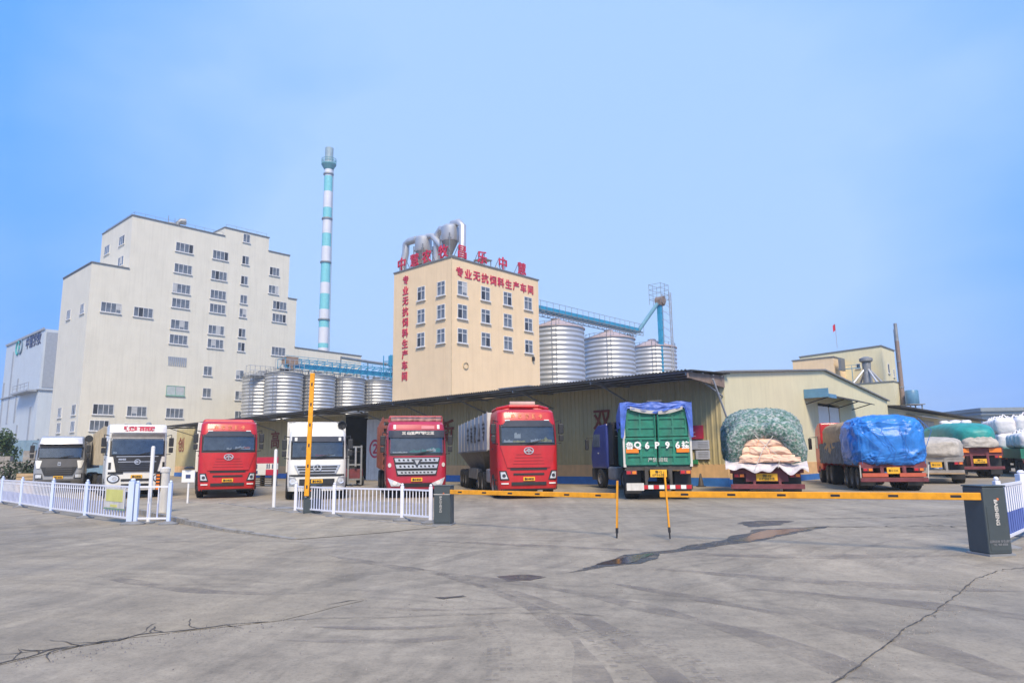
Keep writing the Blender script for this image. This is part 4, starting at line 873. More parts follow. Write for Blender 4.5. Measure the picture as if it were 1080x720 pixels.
def common_front(root, cb, paint, z0, z1, xw, mirror_z=None, dash=(), trim=True):
    hw = cb.at(z0)[1]
    cb.rect('screen_surround', black, root, -xw - .07, xw + .07, z0 - .1, z1 + .05, .012, .05, nx=16)
    cb.rect('dash_shadow', interior, root, -xw, xw, z0, z1, .022, .02, nx=16)
    rg = random.Random(int(z1 * 1000 + xw * 100))
    for m_, x0, x1, za, zb in dash:
        mb = MB(); n = 18
        def P(u, v, o=.032): 
            x = x0 + (x1 - x0) * u; h = (zb - za) * (.45 + .55 * abs(noise.noise(Vector((u * 4.1, z1 * 7, x0 * 5))) * 1.6)); z = za + h * v; return (x, cb.front(x, z) - o, z)
        mb.grid(P, n, 2); mb.build('dash_clutter', m_, root)
    cb.rect('windscreen', glass, root, -xw, xw, z0, z1, .06, .01, nx=18, nz=8)
    for sx in (-1, 1):
        a = (sx * .08, cb.front(0, z0) - .075, z0 - .03); b = (sx * .08 + .55 * xw * (1 if sx > 0 else 1), cb.front(.6 * xw, z0) - .08, z0 + .1)
        MB().bar(a, b, .025, .02).build('wiper', black, root)
    mz = mirror_z or (z0 + z1) / 2 + .05
    for sx in (-1, 1):
        x = sx * (hw + .15); arm = MB().tube([(sx * (hw - .05), .25, mz + .45), (x, .18, mz + .5), (x, .16, mz + .3)], .022, 6).tube([(sx * (hw - .05), .25, mz - .42), (x, .18, mz - .4)], .02, 6)
        o = arm.build('mirror', black, root); MB().box(x - .1, x + .1, .1, .26, mz - .05, mz + .36).build('mirror_head', black, o, bevel=.03); MB().box(x - .09, x + .09, .1, .24, mz - .34, mz - .09).build('mirror_head', black, o, bevel=.03)
        sy = .55
        MB().box(sx * (hw + .006) - .004, sx * (hw + .006) + .004, sy, 1.45, z0 + .02, z1 - .08).build('side_window', winglass, root)
        MB().box(sx * (hw + .01) - .012, sx * (hw + .01) + .012, 1.3, 1.5, z0 - .25, z0 - .19).build('door_handle', black, root)
        MB().box(sx * (hw - .1) - .12, sx * (hw - .1) + .12, .5, 1.0, .35, .52).box(sx * (hw - .1) - .1, sx * (hw - .1) + .1, .55, .95, .7, .76).build('step', black, root)
def plate(root, cb, z, w=.46, m=plate_y):
    p = cb.rect('number_plate', m, root, -w / 2, w / 2, z - .075, z + .075, .045, .03); cb.txt('鲁G·8K52', .1, black, p, 0, z, w * .8, off=.05, bold=.004); return p
def running_gear(root, length, axles, tractor=True, frame_z=1.0, y0=.3):
    MB().box(-.45, -.33, y0, length, .7, frame_z).box(.33, .45, y0, length, .7, frame_z).box(-1.0, 1.0, y0 + .2, y0 + 1.9, .45, .75).build('chassis', chassis, root)
    for y, dual in axles:
        for sx in (-1, 1): wheel(root, sx * (1.08 if not dual else .98), y, .3 if not dual else .56)
        MB().tube([(-1, y, .5), (1, y, .5)], .09, 8).build('axle', chassis, root)
FG = 'lorries parked with their cabs facing the gate'
# ----- red cabs of the same build (far left one plain, near one with a powder trailer)
def red_cab(root, H, dash):
    k = H / 3.42
    cb = Cab([(.34, .06, 1.17), (.55, .0, 1.2), (1.15, .0, 1.22), (1.95 * k, .03, 1.23), (2.75 * k, .17, 1.22), (2.95 * k, .2, 1.2), (3.28 * k, .33, 1.17), (3.38 * k, .48, 1.12), (3.42 * k, .8, 1.05)], 2.3, .25, .09)
    cb.body(root, red); z0, z1 = 2.1 * k, 2.76 * k
    common_front(root, cb, red, z0, z1, 1.06, dash=dash)
    cb.patch('visor', blackm, root, ((-1.06, 2.72 * k), (1.06, 2.72 * k), (.86, 2.95 * k), (-.86, 2.95 * k)), .13, .12, nx=16)
    for sx in (-1, 1): cb.rect('marker_lamp', white_p, root, sx * .8 - .1, sx * .8 + .1, 2.94 * k, 2.985 * k, .03, .03)
    hood = cb.patch('front_panel', red, root, ((-.86, 1.22), (.86, 1.22), (1.12, 1.98 * k), (-1.12, 1.98 * k)), .05, .08, nx=16)
    for z, w in ((1.72, .5), (1.6, .56), (1.48, .6), (1.36, .64)): cb.rect('grille_slot', mat('red_shadow_slot', (.25, .01, .014), .5), root, -w, w, z - .012, z + .012, .058, .01)
    cb.rect('grille_gap', black, root, -.74, .74, 1.12, 1.2, .02, .03); cb.rect('grille_gap', black, root, -.62, .62, .93, 1.0, .03, .03); cb.rect('air_intake', black, root, -.7, .7, .53, .66, .025, .03)
    e = cb.disc('emblem', chrome, root, 0, 1.80 * k, .2, .14, .085, .03, .82)
    m = MB()
    for a, b in (((-.14, -.06), (-.02, .07)), ((.14, -.06), (.02, .07)), ((-.17, -.02), (.17, -.02)), ((0, -.1), (0, .09))): m.bar((a[0], cb.front(0, 1.8 * k) - .08, 1.8 * k + a[1]), (b[0], cb.front(0, 1.8 * k) - .08, 1.8 * k + b[1]), .03)
    m.build('emblem_bars', chrome, e)
    for sx in (-1, 1):
        hl = cb.patch('headlight', black, root, ((sx * .78 if sx > 0 else -1.13, .74), (1.13 if sx > 0 else -.78, .74), (1.16 if sx > 0 else -.9, 1.10), (.9 if sx > 0 else -1.16, 1.10)) if True else None, .03, .05, nx=6)
        cb.patch('lens', lens, hl, ((.84 if sx > 0 else -1.1, .79), (1.1 if sx > 0 else -.84, .79), (1.12 if sx > 0 else -.95, 1.05), (.95 if sx > 0 else -1.12, 1.05)), .045, .03, nx=6)
        cb.disc('reflector', blackm, hl, sx * .99, .91, .07, .07, .055, .02)
        cb.rect('fog_lamp', white_p, root, sx * .95 - .14, sx * .95 + .14, .58, .63, .03, .03)
    plate(root, cb, .78); cb.rect('bumper_lip', black, root, -1.1, 1.1, .34, .40, .02, .04)
    for i in range(5): cb.txt('中华解放卡'[i], .2, gold, root, -.56 + i * .28, 3.12 * k, .16, off=.012)
    MB().box(-1.12, 1.12, 1.3, 2.3, 3.3 * k, 3.55 * k).build('roof_deflector', red, root, bevel=.12)
    return cb
def trailer_box(root, m, y0, y1, z0, z1, hw=1.25, name='cargo_box', ribs=True):
    b = MB(); b.box(-hw, hw, y0, y1, z0, z1); o = b.build(name, m, root, bevel=.02)
    if ribs:
        n = int((y1 - y0) / .9)
        for sx in (-1, 1):
            r_ = MB()
            for i in range(n + 1):
                y = y0 + (y1 - y0) * i / n; r_.box(sx * (hw + .03) - .03, sx * (hw + .03) + .03, y - .04 + (.04 if i == 0 else 0) - (.04 if i == n else 0), y + .04, z0, z1 + .02)
            r_.build('side_post', m, o)
    return o
AX5 = [(1.45, False), (4.6, True), (5.9, True), (10.6, True), (11.9, True), (13.2, True)]
t3 = thing('lorry', 'plain red lorry with a white box trailer, standing between the two white lorries', 'lorry', (-12.75, 31.8, 0), heading(-.41, .91), FG)
red_cab(t3, 3.42, ((paper, -.1, .1, 2.13, 2.22), (paper, .25, .9, 2.13, 2.32), (orange, .62, .88, 2.17, 2.28)))
trailer_box(t3, whitet, 2.75, 14.3, 1.15, 3.45); running_gear(t3, 14.2, AX5)
MB().box(-.55, .9, 2.8, 4.4, 3.46, 3.62).build('roof_hatch', white_p, t3, bevel=.05)
t5 = thing('lorry', 'red lorry with a rolled mat on its roof, pulling a grimy white powder trailer', 'lorry', (.6, 28.1, 0), heading(-.175, .985), FG)
red_cab(t5, 3.55, ((paper, -.98, -.62, 2.2, 2.34), (yell_cloth, -.6, -.12, 2.2, 2.33), (paper, .1, .5, 2.2, 2.38), (yell_cloth, .5, .98, 2.2, 2.4), (paper, -.55, -.3, 2.36, 2.62)))
MB().tube([(-.55, 1.1, 3.78), (.5, 1.1, 3.78)], .12, 12).build('rolled_mat', mat('pinkish_mat', (.5, .33, .28), .9), t5, smooth=50)
MB().tube([(-1.05, 1.2, 3.6), (-.6, .9, 3.68), (.6, .9, 3.68), (1.05, 1.2, 3.6), (1.1, 2.0, 3.55)], .07, 8).tube([(-1.05, 1.2, 3.6), (-1.1, 2.1, 3.55)], .07, 8).build('roof_rail', red, t5)
# powder trailer: straight upper sides, hopper belly
m = MB(); m.prism([(-1.25, 1.95), (-1.25, 3.55), (1.25, 3.55), (1.25, 1.95)], 2.75, 15.4, axis='y'); pt = m.build('cargo_box', trailer_w, t5)
for sx in (-1, 1):
    m = MB()
    for y in (2.78, 4.1, 5.6, 7.2, 8.8, 10.4, 12.0, 13.6, 15.36): m.box(sx * 1.265 - .015, sx * 1.265 + .015, y - .025, y + .025, 1.9, 3.6)
    m.box(sx * 1.27 - .02, sx * 1.27 + .02, 2.76, 15.4, 1.9, 1.98).build('side_post', trailer_g, pt)
m = MB(); m.add([(-1.24, 4.6, 1.93), (1.24, 4.6, 1.93), (1.24, 15.3, 1.93), (-1.24, 15.3, 1.93), (-.7, 7.4, 1.0), (.7, 7.4, 1.0), (.7, 13.5, 1.0), (-.7, 13.5, 1.0)], [(4, 5, 6, 7), (0, 1, 5, 4), (1, 2, 6, 5), (2, 3, 7, 6), (3, 0, 4, 7)]); m.build('hopper_belly', trailer_g, t5)
for i, chh in enumerate('专业散装车'): text('lettering', chh, .95, black, pt, (-1.275, 4.0 + i * 1.55, 2.8), (0, -1, 0), (0, 0, 1), extrude=.003, bold=.012)
running_gear(t5, 15.2, [(1.45, False), (4.6, True), (5.9, True), (11.4, True), (12.7, True), (14.0, True)])
MB().box(-1.2, -.75, 2.4, 3.7, .55, 1.15).build('fuel_tank', trailer_g, t5, bevel=.08); MB().box(-1.2, -.95, 6.9, 10.4, .6, 1.1).build('side_guard', trailer_g, t5)

# ----- white lorry far left with red words over the screen
t2 = thing('lorry', 'white lorry with red words on its roof panel and a black grille', 'lorry', (-17.3, 32.7, 0), heading(-.545, .84), FG)
cb = Cab([(.36, .08, 1.18), (.6, .0, 1.22), (1.2, .0, 1.24), (1.9, .04, 1.24), (2.7, .2, 1.22), (2.76, .22, 1.22), (2.95, .12, 1.2), (3.3, .22, 1.2), (3.36, .4, 1.16)], 2.3, .22, .07); cb.body(t2, whitet)
common_front(t2, cb, whitet, 1.98, 2.68, 1.06, dash=((paper, -1.0, -.85, 2.02, 2.14),))
cb.rect('visor_underside', trailer_g, t2, -1.1, 1.1, 2.7, 2.92, .02, .04, nx=16)
tt = cb.rect('sign_panel', white_p, t2, -1.17, 1.17, 2.98, 3.33, .05, .06, nx=16); cb.txt('铁运旺西西旗', .24, red_sign, tt, 0, 3.16, 1.3, off=.06, bold=.012)
gr = cb.patch('grille', black, t2, ((-.84, 1.2), (.84, 1.2), (1.0, 1.93), (-1.0, 1.93)), .045, .08, nx=16)
cb.rect('chrome_bar', chrome, gr, -.78, .78, 1.63, 1.66, .065, .03); cb.rect('chrome_bar', chrome, gr, -.86, .86, 1.87, 1.9, .065, .03); cb.txt('SENLI', .08, chrome, gr, -.62, 1.76, .3, off=.06)
for z in (1.3, 1.38, 1.46, 1.54): cb.rect('grille_slat', blackm, gr, -.72, .72, z, z + .03, .065, .03)
e = cb.disc('emblem', chrome, gr, 0, 1.64, .13, .12, .09, .03, .75); cb.disc('emblem_swirl', chrome, e, -.03, 1.64, .06, .05, .09, .02, .4)
for sx in (-1, 1):
    cb.rect('side_vent', black, t2, sx * 1.1 - .05, sx * 1.1 + .05, 1.32, 1.62, .02, .03, nx=4)
    cb.patch('grille_blade', black, t2, ((sx * .85 - .3, 1.10), (sx * .85 + .3, 1.10), (sx * .85 + .3, 1.20), (sx * .85 - .3, 1.20)), .02, .03, nx=8)
    hl = cb.disc('headlight', black, t2, sx * .92, .9, .25, .19, .03, .04); cb.disc('lens', lens, hl, sx * .92, .9, .2, .15, .045, .03); cb.disc('reflector', chrome, hl, sx * .88, .9, .09, .09, .055, .02, .5)
cb.rect('lower_grille', black, t2, -.62, .62, .78, .88, .03, .04); cb.rect('lower_grille', black, t2, -.6, .6, .5, .66, .03, .04); plate(t2, cb, .98)
trailer_box(t2, beige_tarp, 2.6, 13.5, 1.5, 3.35); running_gear(t2, 13.4, AX5)
MB().lathe([(.12, 3.36), (.12, 3.44), (.05, 3.5)], 12, c=(.45, .9, 0)).build('roof_beacon', steel_dk, t2)

# ----- grey lorry furthest left
t1 = thing('lorry', 'low dark grey lorry with a pale roof visor, leftmost in the row', 'lorry', (-25.1, 39.3, 0), heading(-.46, .89), FG)
cb = Cab([(.36, .08, 1.16), (.6, .0, 1.2), (1.2, .0, 1.2), (1.9, .06, 1.18), (2.48, .24, 1.14), (2.66, .2, 1.12), (3.0, .36, 1.04), (3.12, .6, .98)], 2.2, .24, .1); cb.body(t1, silver)
common_front(t1, cb, silver, 1.94, 2.46, 1.0)
cb.patch('roof_visor', mat('pale_silver_paint', (.66, .65, .66), .3, metal=.2, coat=.3), t1, ((-1.02, 2.68), (1.02, 2.68), (.96, 3.05), (-.96, 3.05)), .18, .2, nx=16); cb.rect('visor_shade', black, t1, -1.0, 1.0, 2.54, 2.68, .12, .12, nx=14)
cb.patch('hood', greyt, t1, ((-.86, 1.42), (.86, 1.42), (1.02, 1.86), (-1.02, 1.86)), .03, .06, nx=14)
gr = cb.patch('grille', black, t1, ((-.66, .96), (.66, .96), (.86, 1.42), (-.86, 1.42)), .05, .08, nx=14)
for z in (1.05, 1.16, 1.27, 1.37): cb.rect('grille_slat', greyt, gr, -.62, .62, z, z + .03, .07, .04)
e = cb.rect('emblem', chrome, t1, -.07, .07, 1.5, 1.68, .05, .03); cb.txt('H', .14, black, e, 0, 1.59, .09, off=.056)
for sx in (-1, 1):
    cb.patch('side_fin', whitet, t1, ((.9 if sx > 0 else -1.05, 1.35), (1.05 if sx > 0 else -.9, 1.35), (1.16 if sx > 0 else -.82, 1.78), (.82 if sx > 0 else -1.16, 1.78)), .05, .05, nx=5)
    hl = cb.patch('headlight', black, t1, ((.72 if sx > 0 else -1.1, .8), (1.1 if sx > 0 else -.72, .8), (1.12 if sx > 0 else -.78, 1.06), (.78 if sx > 0 else -1.12, 1.06)), .04, .05, nx=6); cb.rect('lens', lens, hl, sx * .93 - .14, sx * .93 + .14, .84, 1.02, .055, .03, nx=5)
cb.rect('bumper', greyt, t1, -1.1, 1.1, .42, .76, .04, .08); cb.rect('air_intake', black, t1, -.6, .6, .5, .66, .055, .03); plate(t1, cb, .86)
trailer_box(t1, trailer_g, 2.6, 12, 1.3, 3.0); running_gear(t1, 12, AX5[:5])
MB().lathe([(.2, 0), (.2, .35)], 14, axis='y', c=(1.25, .9, 3.0)).build('air_filter', black, t1)

# ----- white box lorry behind the raised boom
t4 = thing('lorry', 'white box lorry with a chrome grille, standing behind the raised amber boom', 'lorry', (-8.1, 29.4, 0), heading(-.295, .955), FG)
cb = Cab([(.36, .06, 1.13), (.6, .0, 1.17), (1.2, .0, 1.18), (1.65, .04, 1.18), (2.4, .16, 1.15), (2.62, .2, 1.13), (2.8, .35, 1.1), (2.95, .7, 1.05)], 2.1, .24, .1); cb.body(t4, whitet)
common_front(t4, cb, whitet, 1.74, 2.36, 1.0, dash=((red_cloth, -.1, .35, 1.78, 1.86), (paper, .2, .7, 1.78, 1.85), (black, -.66, -.5, 2.02, 2.2)))
vz = cb.rect('visor', blackm, t4, -1.04, 1.04, 2.36, 2.58, .14, .1, nx=16)
for sx in (-1, 1): cb.rect('marker_lamp', white_p, vz, sx * .88 - .05, sx * .88 + .05, 2.4, 2.54, .155, .03, nx=3)
m = MB(); m.prism([(-1.17, 2.0), (-1.17, 2.95), (-.95, 3.2), (.78, 3.2), (1.17, 2.75), (1.17, 2.0)], .75, 2.3, axis='y'); hd = m.build('wind_deflector', whitet, t4, bevel=.06)
text('lettering', '◢ 中铁现代物流', .12, mat('faint_grey_print', (.3, .3, .3)), hd, (0.05, .74, 2.86), (1, 0, 0), (0, 0, 1), extrude=.004, width=1.15)
trailer_box(t4, whitet, 2.4, 10.5, 1.1, 3.27, 1.2); MB().box(-1.2, 1.2, 2.38, 10.5, 3.275, 3.31).build('roof_trim', trailer_g, t4)
gr = cb.patch('grille', chrome, t4, ((-.74, 1.06), (.74, 1.06), (.92, 1.42), (-.92, 1.42)), .05, .08, nx=14)
for za, w in ((1.12, .7), (1.24, .76), (1.34, .8)): cb.rect('grille_slot', black, gr, -w, w, za - .035, za + .03, .06, .03)
e = cb.disc('emblem', chrome, gr, 0, 1.3, .17, .15, .1, .04, .78); mm = MB()
for a in range(3): q = a * 2.094 + 1.57; mm.bar((0, cb.front(0, 1.3) - .09, 1.3), (.15 * math.cos(q), cb.front(0, 1.3) - .09, 1.3 + .14 * math.sin(q)), .035)
mm.build('emblem_star', chrome, e)
cb.rect('bumper_gap', black, t4, -1.1, 1.1, .95, 1.03, .02, .04); cb.rect('bumper_grille', black, t4, -.7, .7, .55, .85, .03, .05)
for sx in (-1, 1):
    hl = cb.patch('headlight', silver, t4, ((.72 if sx > 0 else -1.1, .6), (1.1 if sx > 0 else -.72, .6), (1.12 if sx > 0 else -.86, .92), (.86 if sx > 0 else -1.12, .92)), .03, .05, nx=6); cb.disc('lens', lens, hl, sx * .96, .76, .13, .11, .05, .03)
plate(t4, cb, .76)
MB().lathe([(.02, .06), (.12, .05), (.15, -.05), (.18, -.05), (.19, .08), (.1, .16)], 20, axis='y', c=(1.0, .7, 3.08)).tube([(.98, .75, 2.7), (.98, .75, 3.1)], .03, 6).build('roof_spotlight', black, t4, smooth=40)
running_gear(t4, 10.4, [(1.3, False), (6.8, True), (8.1, True)])

# ----- crimson stake lorry with a shield badge
t6 = thing('lorry', 'crimson lorry with a big chrome grille, shield badge and loaded roof rack', 'lorry', (-4.05, 29.8, 0), heading(-.21, .978), FG)
cb = Cab([(.36, .06, 1.2), (.6, .0, 1.25), (1.2, .0, 1.27), (1.75, .03, 1.27), (2.5, .2, 1.24), (2.78, .22, 1.22), (3.05, .3, 1.18), (3.18, .5, 1.12)], 2.2, .24, .09); cb.body(t6, red2)
common_front(t6, cb, red2, 1.84, 2.5, 1.1, dash=((green_cloth, -.3, .15, 1.88, 2.0), (green_cloth, .2, 1.0, 1.88, 2.06), (paper, -1.0, -.4, 1.86, 1.93), (paper, .4, .8, 1.9, 2.08)))
vz = cb.rect('visor', blackm, t6, -1.18, 1.18, 2.5, 2.8, .12, .1, nx=16); cb.txt('三 山五岳运输之王', .14, white_d, vz, .05, 2.68, 1.35, off=.14)
for sx in (-1, 1): cb.rect('marker_lamp', white_p, t6, sx * .92 - .05, sx * .92 + .05, 2.86, 3.04, .03, .03, nx=3)
cb.rect('logo_plate', mat('pale_red_print', (.6, .2, .22)), t6, .2, .75, 2.86, 3.0, .02, .03)
gr = cb.patch('grille', black, t6, ((-.82, .93), (.82, .93), (.98, 1.68), (-.98, 1.68)), .04, .07, nx=14)
for za, zb, w in ((1.48, 1.64, .93), (1.22, 1.38, .88), (.98, 1.12, .82)):
    b = cb.patch('chrome_bar', chrome, gr, ((-w + .05, za), (w - .05, za), (w, zb), (-w, zb)), .085, .06, nx=20)
    for i in range(9): x = -w + .2 + i * (2 * w - .4) / 8; cb.patch('bar_slot', black, b, ((x - .03, za + .04), (x + .05, za + .04), (x + .03, zb - .04), (x - .05, zb - .04)), .09, .02, nx=2, nz=1)
e = MB(); pts = [(-.17, 1.6), (.17, 1.6), (.15, 1.44), (0, 1.3), (-.15, 1.44)]; y_ = cb.front(0, 1.45) - .12
e.prism(pts, y_, y_ + .1, axis='y'); e = e.build('emblem', blackm, t6); m = MB(); m.prism([(-.11, 1.56), (.11, 1.56), (0, 1.36)], y_ - .015, y_, axis='y'); m.build('emblem_triangle', chrome, e)
for sx in (-1, 1):
    cb.disc('turn_lamp', white_d, t6, sx * 1.12, 1.36, .07, .09, .03, .03)
    hl = cb.patch('headlight', lens, t6, ((.72 if sx > 0 else -1.05, .5), (1.05 if sx > 0 else -.72, .5), (1.2 if sx > 0 else -.62, .84 if sx > 0 else .6), (.62 if sx > 0 else -1.2, .6 if sx > 0 else .84)), .04, .05, nx=6); cb.disc('lens', white_p, hl, sx * .9, .62, .09, .09, .05, .02)
cb.rect('lower_grille', black, t6, -.66, .66, .46, .62, .03, .05); plate(t6, cb, .76)
m = MB(); r_ = random.Random(3)
for i in range(9):
    x = -1.05 + i * .24; m.tube([(x, .95, 3.28), (x + .24, .95, 3.28 + r_.uniform(0, .05))], [.12, .11], 8)
m.build('roof_load', mat('bundled_roof_load', (.42, .27, .23), .9, var=.4, scale=6), t6, smooth=50)
MB().tube([(-1.12, .8, 3.2), (-1.12, .8, 3.42), (1.12, .8, 3.42), (1.12, .8, 3.2)], .03, 6).tube([(-1.12, 1.6, 3.2), (-1.12, 1.6, 3.42), (1.12, 1.6, 3.42), (1.12, 1.6, 3.2)], .03, 6).build('roof_rack', red2, t6)
m = MB()
for z in (1.3, 1.65, 2.0, 2.35, 2.7, 3.05, 3.35):
    for sx in (-1, 1): m.box(sx * 1.3 - .025, sx * 1.3 + .025, 2.5, 13.5, z - .07, z + .07)
    m.box(-1.28, 1.28, 2.46, 2.52, z - .07, z + .07)
for i in range(13):
    y = 2.55 + i * .9
    for sx in (-1, 1): m.box(sx * 1.34 - .03, sx * 1.34 + .03, y - .05, y + .05, 1.15, 3.5)
m.box(-1.3, 1.3, 2.5, 13.5, 1.1, 1.2); m.build('stake_side', stake_red, t6)
MB().box(-1.22, 1.22, 2.65, 13.4, 1.22, 3.2).build('load', mat('brown_load', (.16, .11, .08), .9, var=.4), t6)
running_gear(t6, 13.4, AX5)

# ----- trucks seen from behind
def rear_frame(root, m_frame, z_deck, w=1.22, bumper_z=.5, stripes=True, plate_z=.85, length=8, axles=((1.3, True), (2.6, True)), flaps=True, plate_w=.55):
    MB().box(-.5, -.36, .0, length, .75, z_deck).box(.36, .5, .0, length, .75, z_deck).box(-w, w, .02, .2, z_deck - .14, z_deck).build('chassis', m_frame, root)
    b = MB(); n = 12 if stripes else 1
    b.box(-w, w, -.06, .04, bumper_z - .09, bumper_z + .09); b.bar((-.45, .0, bumper_z + .05), (-.45, .05, z_deck - .1), .1); b.bar((.45, .0, bumper_z + .05), (.45, .05, z_deck - .1), .1); bp = b.build('bumper', m_frame, root, bevel=.015)
    if stripes:
        for i in range(n):
            x = -w + .04 + i * (2 * w - .08) / n; MB().box(x, x + (2 * w - .08) / n - .01, -.07, -.058, bumper_z - .07, bumper_z + .07).build('reflective_stripe', redl if i % 2 else white_p, bp)
    for sx in (-1, 1):
        o = MB().box(sx * .98 - .2, sx * .98 + .2, -.03, .06, z_deck - .3, z_deck - .14).build('tail_light', maroon, root, bevel=.02); MB().box(sx * .98 - .17, sx * .98 - .03, -.045, -.03, z_deck - .27, z_deck - .17).build('lens', redl, o); MB().box(sx * .98 + .03, sx * .98 + .17, -.045, -.03, z_deck - .27, z_deck - .17).build('lens', orange, o)
        if flaps: MB().box(sx * .92 - .3, sx * .92 + .3, .45, .47, .22, z_deck - .2).build('mud_flap', black, root)
    p = MB().box(-plate_w / 2, plate_w / 2, -.04, -.01, plate_z - .15, plate_z + .12).build('number_plate', plate_y, root); text('lettering', '鲁G\n6P96挂' if plate_w > .5 else '鲁G·52K', .11, black, p, (0, -.045, plate_z - .015), (1, 0, 0), (0, 0, 1), extrude=.002, width=plate_w * .75)
    for y, dual in axles:
        for sx in (-1, 1): wheel(root, sx * (.95 if dual else 1.05), y, .56 if dual else .3)
        MB().tube([(-1, y, .5), (1, y, .5)], .1, 8).build('axle', chassis, root)
RG = 'lorries parked with their tails towards the gate'
# green stake trailer with jackknifed navy tractor
tg = thing('articulated_lorry', 'green trailer with white tailgate characters and a blue top sheet, its navy cab turned left', 'lorry', (5.35, 26.4, 0), heading(.13, .99), RG)
rear_frame(tg, chassis, 1.22, plate_z=.98, length=8.8, axles=((1.2, True), (2.5, True)), bumper_z=.47, plate_w=.6)
m = MB(); m.box(-1.22, 1.22, .08, 9, 1.22, 1.34); m.box(-1.25, -1.17, .08, 9, 1.34, 3.2); m.box(1.17, 1.25, .08, 9, 1.34, 3.2); m.box(-1.17, 1.17, 8.9, 9, 1.34, 3.4); m.build('bed', green_p, tg)
m = MB()
for y in range(1, 9):
    for sx in (-1, 1): m.box(sx * 1.28 - .03, sx * 1.28 + .03, y - .05, y + .05, 1.2, 3.25)
m.build('side_post', green_p, tg)
gate = MB().box(-1.2, -.02, .0, .08, 1.3, 2.28).box(.02, 1.2, .0, .08, 1.3, 2.28).build('tailgate', green_p, tg, bevel=.01)
m = MB()
for sx in (-1, 1):
    for z in (1.32, 1.62, 1.98, 2.24): m.box(min(sx * .06, sx * 1.16), max(sx * .06, sx * 1.16), -.045, .0, z - .045, z + .045)
    for x in (.08, .6, 1.14): m.box(sx * x - .04, sx * x + .04, -.05, 0, 1.32, 2.26)
m.build('gate_rib', green_p, gate)
hi = MB().box(-1.16, -.02, .03, .09, 2.32, 3.38).box(.02, 1.16, .03, .09, 2.32, 3.38).build('upper_gate', green_p, tg)
m = MB()
for sx in (-1, 1):
    for z in (2.36, 2.66, 3.0, 3.3): m.box(min(sx * .05, sx * 1.1), max(sx * .05, sx * 1.1), -.01, .03, z - .04, z + .04)
    for x in (.07, .6, 1.08): m.box(sx * x - .035, sx * x + .035, -.012, .03, 2.34, 3.36)
m.build('gate_rib', green_p, hi)
m = MB()
for x in (-1.21, 1.21): m.box(x - .05, x + .05, -.02, .1, 1.2, 3.3)
m.build('corner_post', white_d, tg)
m = MB()
for x in (-.06, .06): m.tube([(x, -.052, 1.3), (x, -.052, 3.2)], .018, 6)
m.build('lock_rod', green_p, gate)
for chh, x in zip('鲁Q6P96挂', (-1.02, -.72, -.37, .0, .37, .74, 1.02)):
    text('lettering', chh, .27 if ord(chh) > 255 else .33, white_p, gate, (x, -.075, 1.99), (1, 0, 0), (0, 0, 1), extrude=.004, bold=.014)
for sx in (-1, 1): MB().box(sx * .92 - .23, sx * .92 + .23, -.075, -.05, 1.72, 1.88).build('reflector', orange, gate)
text('lettering', '严禁 超载', .17, white_d, gate, (0, -.06, 1.46), (1, 0, 0), (0, 0, 1), extrude=.004)
m = MB()   # sheet: flat over the top, folded down both sides of the tail with a swag between
def sheet_back(u, v):
    x = -1.32 + 2.64 * u; e = abs(2 * u - 1); drop = .16 + .38 * (1 - e ** .7) * .75 + (1.15 if e > .8 else 0) * min(1, (e - .8) * 8 if e > .8 else 0)
    z = 3.58 - drop * v; w = .05 * noise.noise(Vector((u * 9, v * 5, 1))) + .035 * math.sin(u * 40 + v * 4) * v
    return (x, -.07 - .05 * v + w, z + .03 * math.sin(u * 17) * (1 - v))
m.grid(sheet_back, 72, 14); m.grid(lambda u, v: (-1.32 + 2.64 * u, -.07 + 9.1 * v, 3.58 + .03 * math.sin(u * 17) + .05 * noise.noise(Vector((u * 6, v * 20, 3)))), 40, 40)
for sx in (-1, 1): m.grid(lambda u, v, sx=sx: (sx * (1.32 + .03 * math.sin(u * 60)), -.07 + 9.1 * u, 3.58 - v * (.7 + .15 * math.sin(u * 25))), 80, 6)
bt = m.build('tarpaulin', blue_tarp2, tg, smooth=60)
m = MB(); m.grid(lambda u, v: (-.95 + .95 * u, -.1 - .03 * v, 3.44 - .16 * u + .12 * (v - 1) - .05 * math.sin(u * 3)), 10, 3); m.grid(lambda u, v: (.98 - .9 * u, -.1 - .03 * v, 3.42 - .16 * u + .12 * (v - 1) - .05 * math.sin(u * 3)), 10, 3); m.build('pale_fold', white_d, bt, smooth=60)
MB().tube([(-.3, .1, 3.62), (.25, .1, 3.63)], .05, 8).build('rolled_cover', black, tg)
m = MB().box(-1.18, -.55, -.08, -.065, .35, .62); m.build('notice_plate', white_d, tg)
m = MB()  # navy tractor, turned left of the trailer
ang = heading(-.25, .97) - heading(.13, .99); M0 = Matrix.Translation((0, 8.0, 0)) @ Matrix.Rotation(ang, 4, 'Z')
def tm(): q = MB(); q.M = M0; return q
cabm = tm(); cabm.prism([(2.0, 1.0), (4.1, 1.0), (4.25, 1.6), (4.05, 2.3), (3.8, 2.9), (3.2, 3.2), (2.0, 3.25)], -1.22, 1.22, axis='x'); cabo = cabm.build('tractor_cab', bluet, tg, bevel=.08)
tm().box(-1.1, 1.1, 1.93, 1.99, 1.1, 3.3).build('cab_rear_panel', black, cabo); tm().box(-1.15, 1.15, 1.5, 1.97, 3.2, 3.3).box(-1.1, -.98, 1.4, 1.97, 1.2, 3.2).build('side_fairing', black, cabo)
m = tm()
for x in (-.7, -.2, .3): m.box(x - .1, x + .1, 1.9, 1.93, 2.9, 2.97)
m.box(-1.0, .8, 1.9, 1.93, 2.6, 2.64); m.build('cab_lamps', white_d, cabo)
